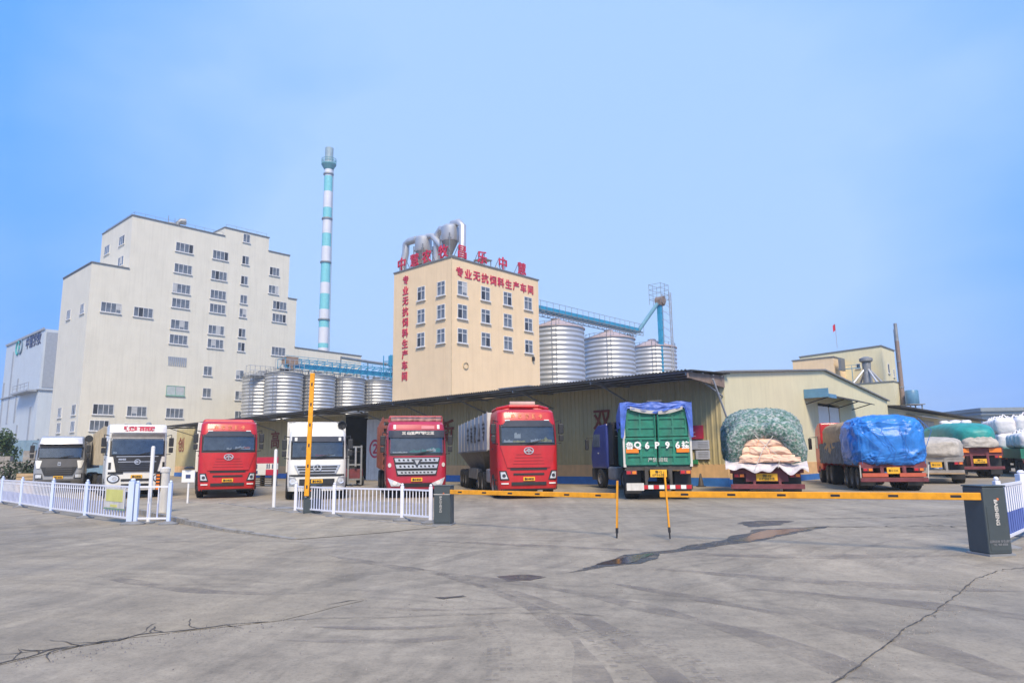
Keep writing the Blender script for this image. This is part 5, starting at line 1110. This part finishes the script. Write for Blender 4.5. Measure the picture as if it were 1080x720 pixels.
tm().box(-1.235, -1.215, 2.9, 3.8, 2.1, 2.75).build('side_window', winglass, cabo); tm().box(-1.24, -1.22, 3.1, 3.2, 1.75, 1.8).build('door_handle', white_d, cabo)
mi = tm().tube([(-1.2, 3.9, 2.6), (-1.5, 4.0, 2.6), (-1.5, 4.0, 2.0)], .025, 6).build('mirror', black, cabo); tm().box(-1.6, -1.42, 3.92, 4.08, 1.95, 2.5).build('mirror_head', black, mi, bevel=.03)
tm().box(-1.2, -.75, .9, 2.0, .45, 1.1).build('fuel_tank', trailer_g, tg, bevel=.1)
tm().box(-.45, -.33, -1, 4, .6, .95).box(.33, .45, -1, 4, .6, .95).box(-1.15, 1.15, 3.9, 4.3, .4, 1.0).build('tractor_frame', chassis, tg)
for x, y, w in ((-1.08, 3.0, .3), (1.08, 3.0, .3), (-.95, -.1, .56), (.95, -.1, .56)):
    o = wheel(tg, x, y, w); p = M0 @ Vector((x, y, .5)); o.location = p; o.rotation_euler = (0, 0, ang)

def load(nu, nv, ax, ay, az, e, c, amp, fr, seed, zmin=None, ridged=True, fine=.0):
    m = MB(); cx, cy, cz = c
    def sp(a, p): return math.copysign(abs(a) ** p, a)
    def P(u, v):
        th = 2 * math.pi * u; ph = -math.pi / 2 + math.pi * v
        x = ax * sp(math.cos(ph), e) * sp(math.cos(th), e); y = ay * sp(math.cos(ph), e) * sp(math.sin(th), e); z = az * sp(math.sin(ph), e)
        q = Vector((x, y, z)); n = q.normalized(); s_ = Vector((x * fr + seed, y * fr, z * fr * 1.3))
        d = amp * ((1 - abs(noise.noise(s_)) * 2.2) if ridged else noise.noise(s_)) + amp * .5 * noise.noise(s_ * 2.3) + fine * (1 - 2 * abs(noise.noise(s_ * 5)))
        q = q + n * d
        z = q.z
        if zmin is not None: z = max(z, zmin - cz + .02 * noise.noise(s_ * 3))
        return (cx + q.x, cy + q.y, cz + z)
    return m.grid(P, nu, nv, wrap_u=True)
# net covered sack lorry
tn = thing('lorry', 'lorry heaped with sacks under a green camouflage net, peach sacks showing at its tail', 'lorry', (9.45, 26.7, 0), heading(.3, .95), RG)
rear_frame(tn, maroon, 1.05, w=1.3, stripes=False, plate_z=.78, length=7.6, axles=((1.2, True), (2.4, True)), bumper_z=.42, plate_w=.75)
MB().box(-1.3, 1.3, .05, 7.6, 1.05, 1.2).build('bed', maroon, tn); MB().box(-.75, .75, -.02, .06, .6, 1.0).build('rear_panel', maroon, tn)
load(150, 80, 1.56, 3.9, 1.32, .68, (0, 4.0, 2.12), .085, 2.2, 3, 1.2, fine=.05).build('net', net_m, tn, smooth=60)
m = MB(); r_ = random.Random(5)   # net folds framing the tail opening
for sx in (-1, 1):
    m.tube([(sx * 1.12, .35, 1.3), (sx * 1.1, .05, 1.7), (sx * 1.0, -.02, 2.15), (sx * .75, .0, 2.42), (sx * .3, .05, 2.5), (0, .06, 2.46)], [.3, .34, .4, .4, .32, .28], 14)
for v in m.v: v += Vector((noise.noise(v * 3), noise.noise(v * 3 + Vector((5, 0, 0))), noise.noise(v * 3 + Vector((0, 9, 0))))) * .12
m.build('net_fold', net_m, tn, smooth=70)
def sack_face(u, v):   # stacked sacks pressed flat against a peach cover sheet
    row = min(3, int(v * 4)); a = (u * 2.6 + (.5 if row % 2 else 0) + .12 * noise.noise(Vector((u * 2, row, 3)))) % 1; b = (v * 4) % 1
    bul = (max(0, math.sin(math.pi * a)) * max(0, math.sin(math.pi * b))) ** .38
    q = Vector((u * 5, v * 6, 2)); w = .035 * (1 - 2 * abs(noise.noise(q))) + .02 * noise.noise(q * 3.1)
    return (-.98 + 2.0 * u + .07 * noise.noise(Vector((v * 5, 1, u * 3))) - (.12 if u < .5 else -.12) * (v ** 3) * abs(2 * u - 1), -.10 - .13 * bul - w + .22 * v * v, 1.3 + 1.22 * v + .06 * noise.noise(Vector((u * 5, 4, v))))
MB().grid(sack_face, 110, 90).build('sack_stack', sack_m, tn, smooth=75)
m = MB(); m.grid(lambda u, v: (-1.45 + 2.9 * u, .45 - .75 * math.sin(v * 1.57) + .05 * noise.noise(Vector((u * 8, v * 3, 2))), 1.5 - .1 * u - .28 * v - .17 * v * v * (1 + 1.9 * noise.noise(Vector((u * 7, 3, 1)))) + .05 * noise.noise(Vector((u * 10, v * 6, 7)))), 70, 16)
m.build('plastic_sheet', white_pl, tn, smooth=70)
m = MB(); m.grid(lambda u, v: (.25 + .95 * u, -.32 - .02 * v + .03 * noise.noise(Vector((u * 6, v * 4, 4))), 1.52 - .16 * v - .02 * u + .05 * noise.noise(Vector((u * 5, 1, 1)))), 24, 6); m.build('peach_flap', sack_m, tn, smooth=70)
m = MB()
for p in ([(-.5, -.16, 2.5), (.0, -.29, 1.95), (.5, -.31, 1.5), (.4, -.4, 1.1)], [(.5, -.16, 2.5), (-.05, -.3, 1.85), (-.4, -.38, 1.1)]): m.tube(p, .012, 5)
m.build('rope', white_d, tn)
# blue tarpaulin lorry
tb = thing('lorry', 'long red lorry with a bulging bright blue tarpaulin at its tail', 'lorry', (16.05, 30.2, 0), heading(.25, .97), RG)
rear_frame(tb, maroon, 1.12, w=1.3, stripes=False, plate_z=.88, length=11.4, axles=((1.0, True), (2.15, True), (3.3, True), (7.2, True), (8.4, True)), bumper_z=.48, plate_w=.5)
MB().box(-1.28, 1.28, .05, 9.4, 1.1, 1.22).build('bed', maroon, tb)
for sx in (-1, 1): MB().box(sx * .72 - .5, sx * .72 + .5, -.08, -.06, .6, .76).build('reflective_stripe', mat('orange_red_stripe', (.5, .1, .05)), tb)
load(170, 100, 1.42, 1.75, 1.12, .5, (0, 1.6, 2.02), .10, 1.5, 11, 1.08, fine=.05).build('tarpaulin', blue_tarp, tb, smooth=60)
load(100, 60, 1.32, 3.2, .92, .4, (0, 6.2, 2.2), .06, 1.5, 21, 1.25, fine=.02).build('canvas', tan_tarp, tb, smooth=60)
m = MB(); r_ = random.Random(9)
m.grid(lambda u, v: (-1.36 + .05 * noise.noise(Vector((u * 20, v * 6, 1))), 2.7 + 6.8 * u, 2.15 - 1.05 * v + .14 * noise.noise(Vector((u * 9, 2, 2)))), 60, 8); m.build('side_tarpaulin', mat('dark_blue_grey_canvas', (.07, .10, .15), .8, var=.4, scale=4), tb, smooth=60)
m = MB()
for i in range(7):
    x = -1.2 + i * .4; m.tube([(x, -.2 - .0, 1.15), (x + r_.uniform(-.5, .5), -.3, 1.7), (x + r_.uniform(-.4, .4), -.26, 2.5), (x + r_.uniform(-.2, .2), .3, 3.05)], .012, 5)
m.build('rope', blue_paint, tb)
cabm = MB(); cabm.prism([(9.6, .75), (11.6, .5), (11.75, 1.6), (11.55, 2.5), (11.2, 3.05), (10.4, 3.3), (9.6, 3.3)], -1.23, 1.23, axis='x'); c_ = cabm.build('cab', red, tb, bevel=.08)
MB().box(-1.245, -1.225, 10.6, 11.3, 1.9, 2.6).build('side_window', winglass, c_); mi = MB().tube([(-1.2, 11.5, 2.55), (-1.5, 11.6, 2.55), (-1.5, 11.6, 1.9)], .025, 6).build('mirror', black, c_); MB().box(-1.6, -1.42, 11.52, 11.68, 1.85, 2.5).build('mirror_head', black, mi, bevel=.03)
for sx in (-1, 1): wheel(tb, sx * 1.08, 10.6)
MB().tube([(-1.28, -.02, .45), (-1.28, -.02, 1.1)], .025, 6).tube([(1.28, -.02, .45), (1.36, -.02, 1.1)], .025, 6).build('rear_stay', white_d, tb)
# grey canvas lorry
tc_ = thing('lorry', 'low lorry under grey canvas, squeezed between the blue and the teal covered ones', 'lorry', (21.75, 36.7, 0), heading(.5, .87), RG)
rear_frame(tc_, trailer_g, 1.25, w=1.2, stripes=False, plate_z=.98, length=8, axles=((1.2, True), (2.4, True)), bumper_z=.6, plate_w=.5)
MB().box(-1.25, 1.25, .02, 8, 1.22, 1.34).build('bed', trailer_g, tc_); MB().box(-1.2, 1.2, -.3, .1, .5, .56).build('tail_step', wood, tc_)
load(110, 60, 1.3, 4.0, .62, .5, (0, 3.9, 1.75), .07, 1.4, 31, 1.32, fine=.03).build('canvas', grey_tarp, tc_, smooth=60)
# teal tarpaulin lorry
td = thing('lorry', 'maroon lorry under a teal tarpaulin with grey netting over its tail and amber reflectors', 'lorry', (28.6, 43.7, 0), heading(.35, .94), RG)
rear_frame(td, maroon, 1.5, w=1.25, stripes=False, plate_z=1.05, length=13, axles=((1.3, True), (2.6, True), (3.9, True)), bumper_z=.62, plate_w=.7)
MB().box(-1.25, 1.25, .02, 13, 1.45, 1.85).build('bed', maroon, td)
for sx in (-1, 1): MB().box(sx * .85 - .32, sx * .85 + .32, -.05, .02, 1.55, 1.8).build('reflector', orange, td)
load(130, 70, 1.45, 6.5, 1.05, .6, (0, 6.4, 2.45), .06, .9, 41, 1.86, fine=.03).build('tarpaulin', teal_tarp, td, smooth=60)
load(70, 40, .95, .36, .55, .9, (.12, .1, 2.0), .05, 2.5, 47, 1.86, fine=.03).build('netting', grey_tarp, td, smooth=60)
# bulk bag lorry at the right edge
def bulkbag(parent, x, y, z, w, h, seed):
    o = load(36, 24, w, w, h / 2, .55, (x, y, z + h / 2), .05, 2.2, seed, ridged=False, fine=.02).build('bulk_bag', bag_m, parent, smooth=70)
    m = MB(); m.tube([(x - .15, y, z + h - .05), (x, y, z + h + .25), (x + .2, y, z + h + .05)], [.09, .05, .07], 8); m.build('bag_neck', bag_m, o, smooth=60); return o
tw_ = thing('lorry', 'green tailed lorry loaded with white bulk bags at the right edge', 'lorry', (32.6, 43.6, 0), heading(.45, .89), RG)
rear_frame(tw_, chassis, 1.15, w=1.22, stripes=False, plate_z=.8, length=9, axles=((1.2, True), (2.4, True)), bumper_z=.45, plate_w=.6)
MB().box(-1.25, 1.25, .02, 9, 1.15, 1.75).build('bed', green_p, tw_)
for i, (x, y) in enumerate(((-.6, .8), (.6, .75), (-.6, 2.1), (.6, 2.1), (-.6, 3.5), (.6, 3.5), (-.6, 4.9), (.6, 4.9))): bulkbag(tw_, x, y, 1.76, .62, 1.0, i * 7)
ty = thing('lorry', 'flatbed lorry stacked with white bulk bags behind the teal covered one', 'lorry', (36.0, 50.5, 0), heading(.45, .89), RG)
rear_frame(ty, chassis, 1.3, w=1.22, stripes=False, plate_z=.9, length=12, axles=((1.2, True), (2.4, True))); MB().box(-1.25, 1.25, .02, 12, 1.3, 1.7).build('bed', maroon, ty)
r_ = random.Random(8)
for k in range(2):
    for i in range(6):
        for sx in (-.62, .62): bulkbag(ty, sx, .8 + i * 1.35 + .2 * k, 1.72 + k * 1.12, .66, 1.2 + r_.uniform(-.08, .1), i * 9 + k * 50 + sx)
tz = thing('lorry', 'lorry heaped with crumpled white sacks, seen over the teal tarpaulin', 'lorry', (36.6, 58.0, 0), heading(.5, .87), RG)
rear_frame(tz, chassis, 1.3, w=1.22, stripes=False, plate_z=.9, length=10, axles=((1.2, True), (2.4, True))); MB().box(-1.25, 1.25, .02, 10, 1.3, 1.8).build('bed', maroon, tz)
r_ = random.Random(18)
for k in range(34): load(18, 12, r_.uniform(.35, .55), r_.uniform(.4, .7), r_.uniform(.22, .35), .7, (r_.uniform(-.95, .95), r_.uniform(.3, 9.6), r_.uniform(2.0, 4.2)), .06, 3, r_.random() * 90, ridged=False).build('sack', bag_m, tz, smooth=70)
MB().box(-1.1, 1.1, .2, 9.8, 1.8, 3.6).build('load_core', bag_m, tz, bevel=.2)

# ------------------------------------------------------------------ barriers
cabm_ = {}
def cabinet(label, x, y, rz, h, wd=.42, dp=.34):
    b = thing('barrier_cabinet', label, 'barrier', (x, y, 0), rz, 'barrier gates')
    MB().box(-wd / 2, wd / 2, -dp / 2, dp / 2, .03, h).build('housing', box_grey, b, bevel=.02)
    MB().box(-wd / 2 - .03, wd / 2 + .03, -dp / 2 - .03, dp / 2 + .03, 0, .03).build('foot_plate', steel_dk, b); MB().box(-wd / 2 - .012, wd / 2 + .012, -dp / 2 - .012, dp / 2 + .012, h, h + .025).build('lid', box_grey, b, bevel=.01)
    MB().box(-wd / 2 + .03, wd / 2 - .03, -dp / 2 - .006, -dp / 2, .08, h * .72).build('door', box_grey, b); MB().lathe([(.018, -dp / 2 - .015), (.018, -dp / 2)], 12, axis='y', c=(wd * .1, 0, h * .82)).build('lock', gold, b)
    return b
def boom(root, a, b_, h=.11, drop=None, foot=None):
    a, b_ = Vector(a), Vector(b_); o = MB().bar(a, b_, .05, h).build('boom', amber, root, bevel=.008); n = 6
    for i in range(n):
        k = (i + .35) / n; p = a.lerp(b_, k); q = a.lerp(b_, k + .028); MB().bar(p, q, .054, h * .34).build('boom_mark', black, o)
    if drop:
        d = MB().bar(drop[0], drop[1], .05, .03).build('support_leg', amber, o); v = (Vector(drop[1]) - Vector(drop[0])).normalized(); e = Vector(drop[1])
        MB().bar(e, e + v * .1, .055, .04).bar(e + v * .1, e + v * .22, .03, .025).build('rubber_foot', black, d)
    return o
bC = cabinet('charcoal barrier cabinet at the end of the middle fence, its amber boom lowered', -1.73, 17.75, R(-12), .93)
W = bC.matrix_basis.to_3x3().inverted() if False else None
def local(o, p): M_ = Matrix.Translation(o.location) @ o.rotation_euler.to_matrix().to_4x4(); return M_.inverted() @ Vector(p)
bpy.context.view_layer.update()
boom(bC, local(bC, (-1.55, 17.5, .80)), local(bC, (2.08, 14.42, .82)), .105, (local(bC, (2.08, 14.36, 1.12)), local(bC, (2.04, 14.38, .2))))
text('lettering', 'BAISHENG', .085, white_d, bC, (-.03, -.185, .5), (0, 0, -1), (1, 0, 0), extrude=.002)
MB().box(-.215, .215, -.175, -.17, .73, .745).build('seam', white_d, bC)
bL = cabinet('charcoal barrier cabinet with its amber boom raised upright', -6.1, 21.7, R(-15), .86, .42, .34)
boom(bL, local(bL, (-6.22, 21.5, .55)), local(bL, (-6.16, 21.5, 4.25)), .14)
m = MB(); m.add([(.02, -.178, .45), (.12, -.178, .45), (.07, -.178, .54), (.02, -.172, .45), (.12, -.172, .45), (.07, -.172, .54)], [(0, 1, 2), (0, 3, 4, 1), (1, 4, 5, 2), (2, 5, 3, 0)]); m.build('emblem', white_d, bL)
MB().lathe([(.03, -.18), (.03, -.17)], 12, axis='y', c=(-.12, 0, .52)).build('reflector', white_d, bL)
bR = cabinet('charcoal barrier cabinet nearest the camera at the right, its amber boom lowered', 7.52, 11.5, R(8), 1.05, .40, .42)
boom(bR, local(bR, (7.4, 11.3, .905)), local(bR, (2.86, 14.06, .86)), .115, (local(bR, (2.95, 13.98, 1.3)), local(bR, (2.99, 13.98, .24))))
text('lettering', 'BAISHENG', .085, white_d, bR, (-.0, -.22, .66), (0, 0, -1), (1, 0, 0), extrude=.002, bold=.003)
text('lettering', '品牌道闸 安全通行\nTEL 400 6006', .045, grey_txt, bR, (0, -.22, .2), (1, 0, 0), (0, 0, 1), extrude=.002)

# ------------------------------------------------------------------ fences
def guard_fence(name_label, pts, h, per=.125, big=(), feet=True, sleeve=0, postm=None, blue=None):
    o = thing('guard_fence', name_label, 'fence', (pts[0][0], pts[0][1], 0)); base = Vector((pts[0][0], pts[0][1], 0)); postm = postm or fence_b
    for i, p in enumerate(pts):
        q = Vector((*p, 0)) - base; w = .075 if i in big else .045; hh = h + (.12 if i in big else .06)
        ps = MB().box(q.x - w, q.x + w, q.y - w, q.y + w, .05, hh).lathe([(w * .6, hh), (w * .9, hh + .03), (w * .5, hh + .07)], 12, c=(q.x, q.y, 0)).build('post', postm, o, bevel=.008)
        if feet: MB().lathe([(.24, 0), (.24, .035), (.12, .07), (.1, .09)], 18, c=(q.x, q.y, 0)).build('foot', concrete_d, ps)
    for a, b in zip(pts, pts[1:]):
        a, b = Vector((*a, 0)) - base, Vector((*b, 0)) - base; d = (b - a).normalized(); L_ = (b - a).length; a2, b2 = a + d * .06, b - d * .06
        m = MB(); 
        for z in (.16, h - .03): m.bar(a2 + Vector((0, 0, z)), b2 + Vector((0, 0, z)), .035, .045)
        if sleeve != 2: m.bar(a2 + Vector((0, 0, h - .15)), b2 + Vector((0, 0, h - .15)), .02, .02) if sleeve == 1 else None
        n = max(1, int(L_ / per))
        for k in range(1, n): p = a2.lerp(b2, k / n); m.bar(p + Vector((0, 0, .17)), p + Vector((0, 0, h - .04)), .022)
        pn = m.build('panel', fence_w, o)
        m = MB()
        for k in range(1, n): p = a2.lerp(b2, k / n); m.bar(p + Vector((0, 0, .19)), p + Vector((0, 0, .19 + h * .35)), .027)
        m.build('picket_sleeve', blue or pale_sleeve, pn)
    return o
def inter(a, b, n): return [(a[0] + (b[0] - a[0]) * i / n, a[1] + (b[1] - a[1]) * i / n) for i in range(n)]
lf = guard_fence('white railing with pale blue posts and a notice board, along the left of the entrance', inter((-33.5, 41.6), (-18.5, 26.9), 6) + [(-18.5, 26.9), (-15.2, 23.6), (-12.7, 21.3), (-10.1, 18.95)], 1.0, .21, big=(9,), sleeve=1)
gf = guard_fence('short end section of white railing closing the left fence towards the gate', [(-9.95, 18.93), (-9.02, 18.8)], 1.0, .3, big=())
cf = guard_fence('low white railing between the two charcoal cabinets in the middle', [(-6.75, 22.2), (-5.15, 20.55), (-2.96, 19.0), (-2.1, 18.1)], .84, .155, postm=fence_w)
rf = guard_fence('white railing with blue lettering panels behind the right hand cabinet', [(8.15, 12.1), (9.75, 13.75), (11.6, 15.7), (13.4, 17.6)], 1.05, .2, postm=fence_w, big=(1,), blue=fence_blue)
nb = thing('notice_board', 'faded pale notice board with yellow print hung on the left railing', 'sign', (-10.95, 19.75, 0), math.atan2(-2.35, 2.6))
MB().box(-.72, .72, -.06, -.035, .38, .93).build('board', white_d, nb, bevel=.006); MB().box(-.62, .62, -.066, -.06, .56, .88).box(-.25, .25, -.066, -.06, .41, .48).build('print', yell_b, nb); MB().box(-.74, .74, -.065, -.03, .34, .378).build('frame', mat('green_strip', (.18, .3, .2)), nb)
# poles, signs
def post_thing(nm, lab, x, y, h, r, m=white_p, rz=0, cat='post'):
    o = thing(nm, lab, cat, (x, y, 0), rz); MB().tube([(0, 0, .02), (0, 0, h)], r, 12).build('pole', m, o); MB().lathe([(r * 3.2, 0), (r * 3.2, .03), (r * 1.5, .05)], 14).build('base_plate', concrete_d, o); return o
p1 = post_thing('post', 'tall slim white pole standing right behind the corner of the left railing', -9.78, 19.25, 2.0, .05); MB().lathe([(.055, 2.0), (.03, 2.04)], 12).build('cap', white_d, p1)
p2 = post_thing('post', 'tall white pole alone on the yard between the red lorry and the raised boom', -8.2, 24.5, 1.95, .055); MB().lathe([(.06, 1.95), (.03, 2.0)], 12).build('cap', white_d, p2); MB().lathe([(.32, 0), (.32, .02), (.2, .05)], 14, c=(.4, -.1, 0)).build('loose_foot', concrete_d, p2)
sg = post_thing('sign_post', 'small square white sign on a short post in front of the red lorry', -12.15, 26.7, 1.3, .035, cat='sign'); sp_ = MB().box(-.24, .24, -.07, -.04, .86, 1.3).build('plate', white_p, sg); MB().box(-.09, .09, -.076, -.07, 1.0, 1.14).build('symbol', navy_txt, sp_); MB().lathe([(.14, 1.34), (.2, 1.38), (.1, 1.44)], 12).build('cap', black, sg)
cp = thing('camera_pillar', 'stubby white camera pillar with orange striped lamp beside the left railing corner', 'pillar', (-10.75, 22.0, 0)); MB().lathe([(.13, 0), (.13, 1.3), (.15, 1.3), (.15, 1.42), (.08, 1.46)], 20).build('column', white_d, cp, smooth=40)
cl_ = MB().box(-.2, -.06, -.16, -.12, .75, 1.28).build('lamp_strip', black, cp)
for i in range(5): MB().box(-.18, -.08, -.17, -.16, .79 + i * .1, .84 + i * .1).build('lamp', orange, cl_)
# ------------------------------------------------------------------ things along the bay wall
def wallthing(nm, lab, cat, t, z, s_=-.09): return thing(nm, lab, cat, C0 + AX * t + BX * s_ + Vector((0, 0, z)), FR - math.pi / 2 )   # local -y faces out of the bay wall
rb = wallthing('wall_sign', 'small red board with a white character on the bay wall by the corner', 'sign', 1.75, 2.45); MB().box(-.5, .5, -.05, -.01, 0, .72).build('board', red_sign, rb); text('lettering', '上', .42, white_p, rb, (-.12, -.055, .32), (1, 0, 0), (0, 0, 1), extrude=.003)
wb = wallthing('wall_sign', 'pair of grey white notice boards under the red board on the bay wall', 'sign', 1.5, 1.4); b_ = MB().box(-.7, .55, -.05, -.01, .52, .98).box(-.25, .55, -.05, -.01, 0, .46).build('board', mat('grey_white_board', (.5, .52, .58)), wb)
m = MB()
for z in (.86, .78, .7, .62, .34, .26, .18, .1): m.box(-.1, .48, -.056, -.05, z, z + .03)
m.build('print', grey_txt, wb)
gb = wallthing('wall_sign', 'small green plate low on the bay wall beside the green trailer', 'sign', 2.0, 1.15); MB().box(-.25, .35, -.05, -.01, 0, .22).build('plate', mat('green_plate', (.03, .25, .1)), gb)
co = thing('traffic_cone', 'dark grimy traffic cone at the foot of the bay wall by the corner', 'cone', C0 + AX * 1.3 + BX * -.6, 0); MB().lathe([(.17, .04), (.15, .05), (.04, .66), (.02, .68)], 18).build('cone', mat('grimy_cone', (.06, .05, .045)), co, smooth=40); MB().box(-.2, .2, -.2, .2, 0, .04).build('base', rubber, co)
db = thing('display_board', 'red and white display board standing on dark pallets between the red and the white lorry', 'board', (-16.3, 46.6, 0), R(-14))
MB().box(-.95, .95, 0, .08, 1.45, 1.85).box(.1, .95, 0, .08, .7, 1.05).build('red_panel', red_sign, db); pn = MB().box(-.95, .95, .01, .09, 1.05, 1.45).box(-.95, .08, .01, .09, .7, 1.05).build('white_panel', white_p, db)
m = MB()
for x in (-.75, -.62, .15, .3, .55, .7): m.box(x, x + .08, -.004, .01, 1.1, 1.4)
m.box(-.8, -.5, -.004, .01, .78, .98); m.build('figures', navy_txt, pn); m = MB(); m.box(-.85, -.75, .09, .2, 0, 1.8).box(.75, .85, .09, .2, 0, 1.8).build('leg', steel_dk, db)
ps = thing('pallet_stack', 'stack of dark pallets under the red and white display board', 'pallets', (-16.3, 46.3, 0), R(-14)); m = MB()
for i in range(5):
    for x in (-.9, -.05, .8): m.box(x, x + .1, -.2, .2, i * .14, i * .14 + .1)
    for y in (-.2, -.02, .12): m.box(-.95, .95, y, y + .1, i * .14 + .1, i * .14 + .135)
m.build('pallet', mat('dark_timber', (.05, .042, .036), .9, var=.4), ps)
fk = thing('forklift', 'red forklift working in the dark bay between the white lorry and the numbered door', 'forklift', (-9.9, 44.5, 0), R(20))
MB().box(-.55, .55, .4, 2.0, .4, 1.05).prism([(1.3, 1.05), (2.05, 1.05), (2.1, .45), (1.3, .45)], -.5, .5, axis='x').build('body', maroon, fk, bevel=.06); m = MB()
for x in (-.4, .4): m.box(x - .05, x + .05, .2, .32, .1, 2.5)
for z in (.4, 1.3, 2.4): m.box(-.4, .4, .22, .3, z - .05, z + .05)
m.build('mast', steel_dk, fk); m = MB()
for x in (-.5, .5): m.bar((x, .5, 1.0), (x, .75, 2.1), .06); m.bar((x, 1.8, 1.0), (x, 1.65, 2.1), .06)
m.box(-.55, .55, .7, 1.7, 2.1, 2.16).build('roll_cage', black, fk); MB().box(-.3, -.18, -.8, .2, .1, .16).box(.18, .3, -.8, .2, .1, .16).build('fork', steel_dk, fk); MB().box(-.25, .25, 1.0, 1.15, 1.05, 1.6).box(-.25, .25, .95, 1.15, 1.02, 1.12).build('seat', black, fk, bevel=.04)
for x, y in ((-.5, .55), (.5, .55), (-.45, 1.7), (.45, 1.7)): wheel(fk, x, y, .22, .3)
MB().tube([(.05, .18, 1.2), (.05, .18, 2.4)], .06, 8).build('lift_ram', chrome, fk)
print('objects', len(bpy.data.objects))

hz = bpy.data.materials.new('haze'); hz.use_nodes = True; ht = hz.node_tree; ht.nodes.clear()
hv = N(ht, 'ShaderNodeVolumePrincipled'); hv.inputs['Color'].default_value = (.92, .98, 1, 1); hv.inputs['Density'].default_value = .0006; hv.inputs['Anisotropy'].default_value = .0
ho = N(ht, 'ShaderNodeOutputMaterial'); ht.links.new(hv.outputs[0], ho.inputs['Volume'])
HZ = MB().box(-760, 760, -90, 1560, -1.5, 90).build('haze', hz); HZ['kind'] = 'stuff'
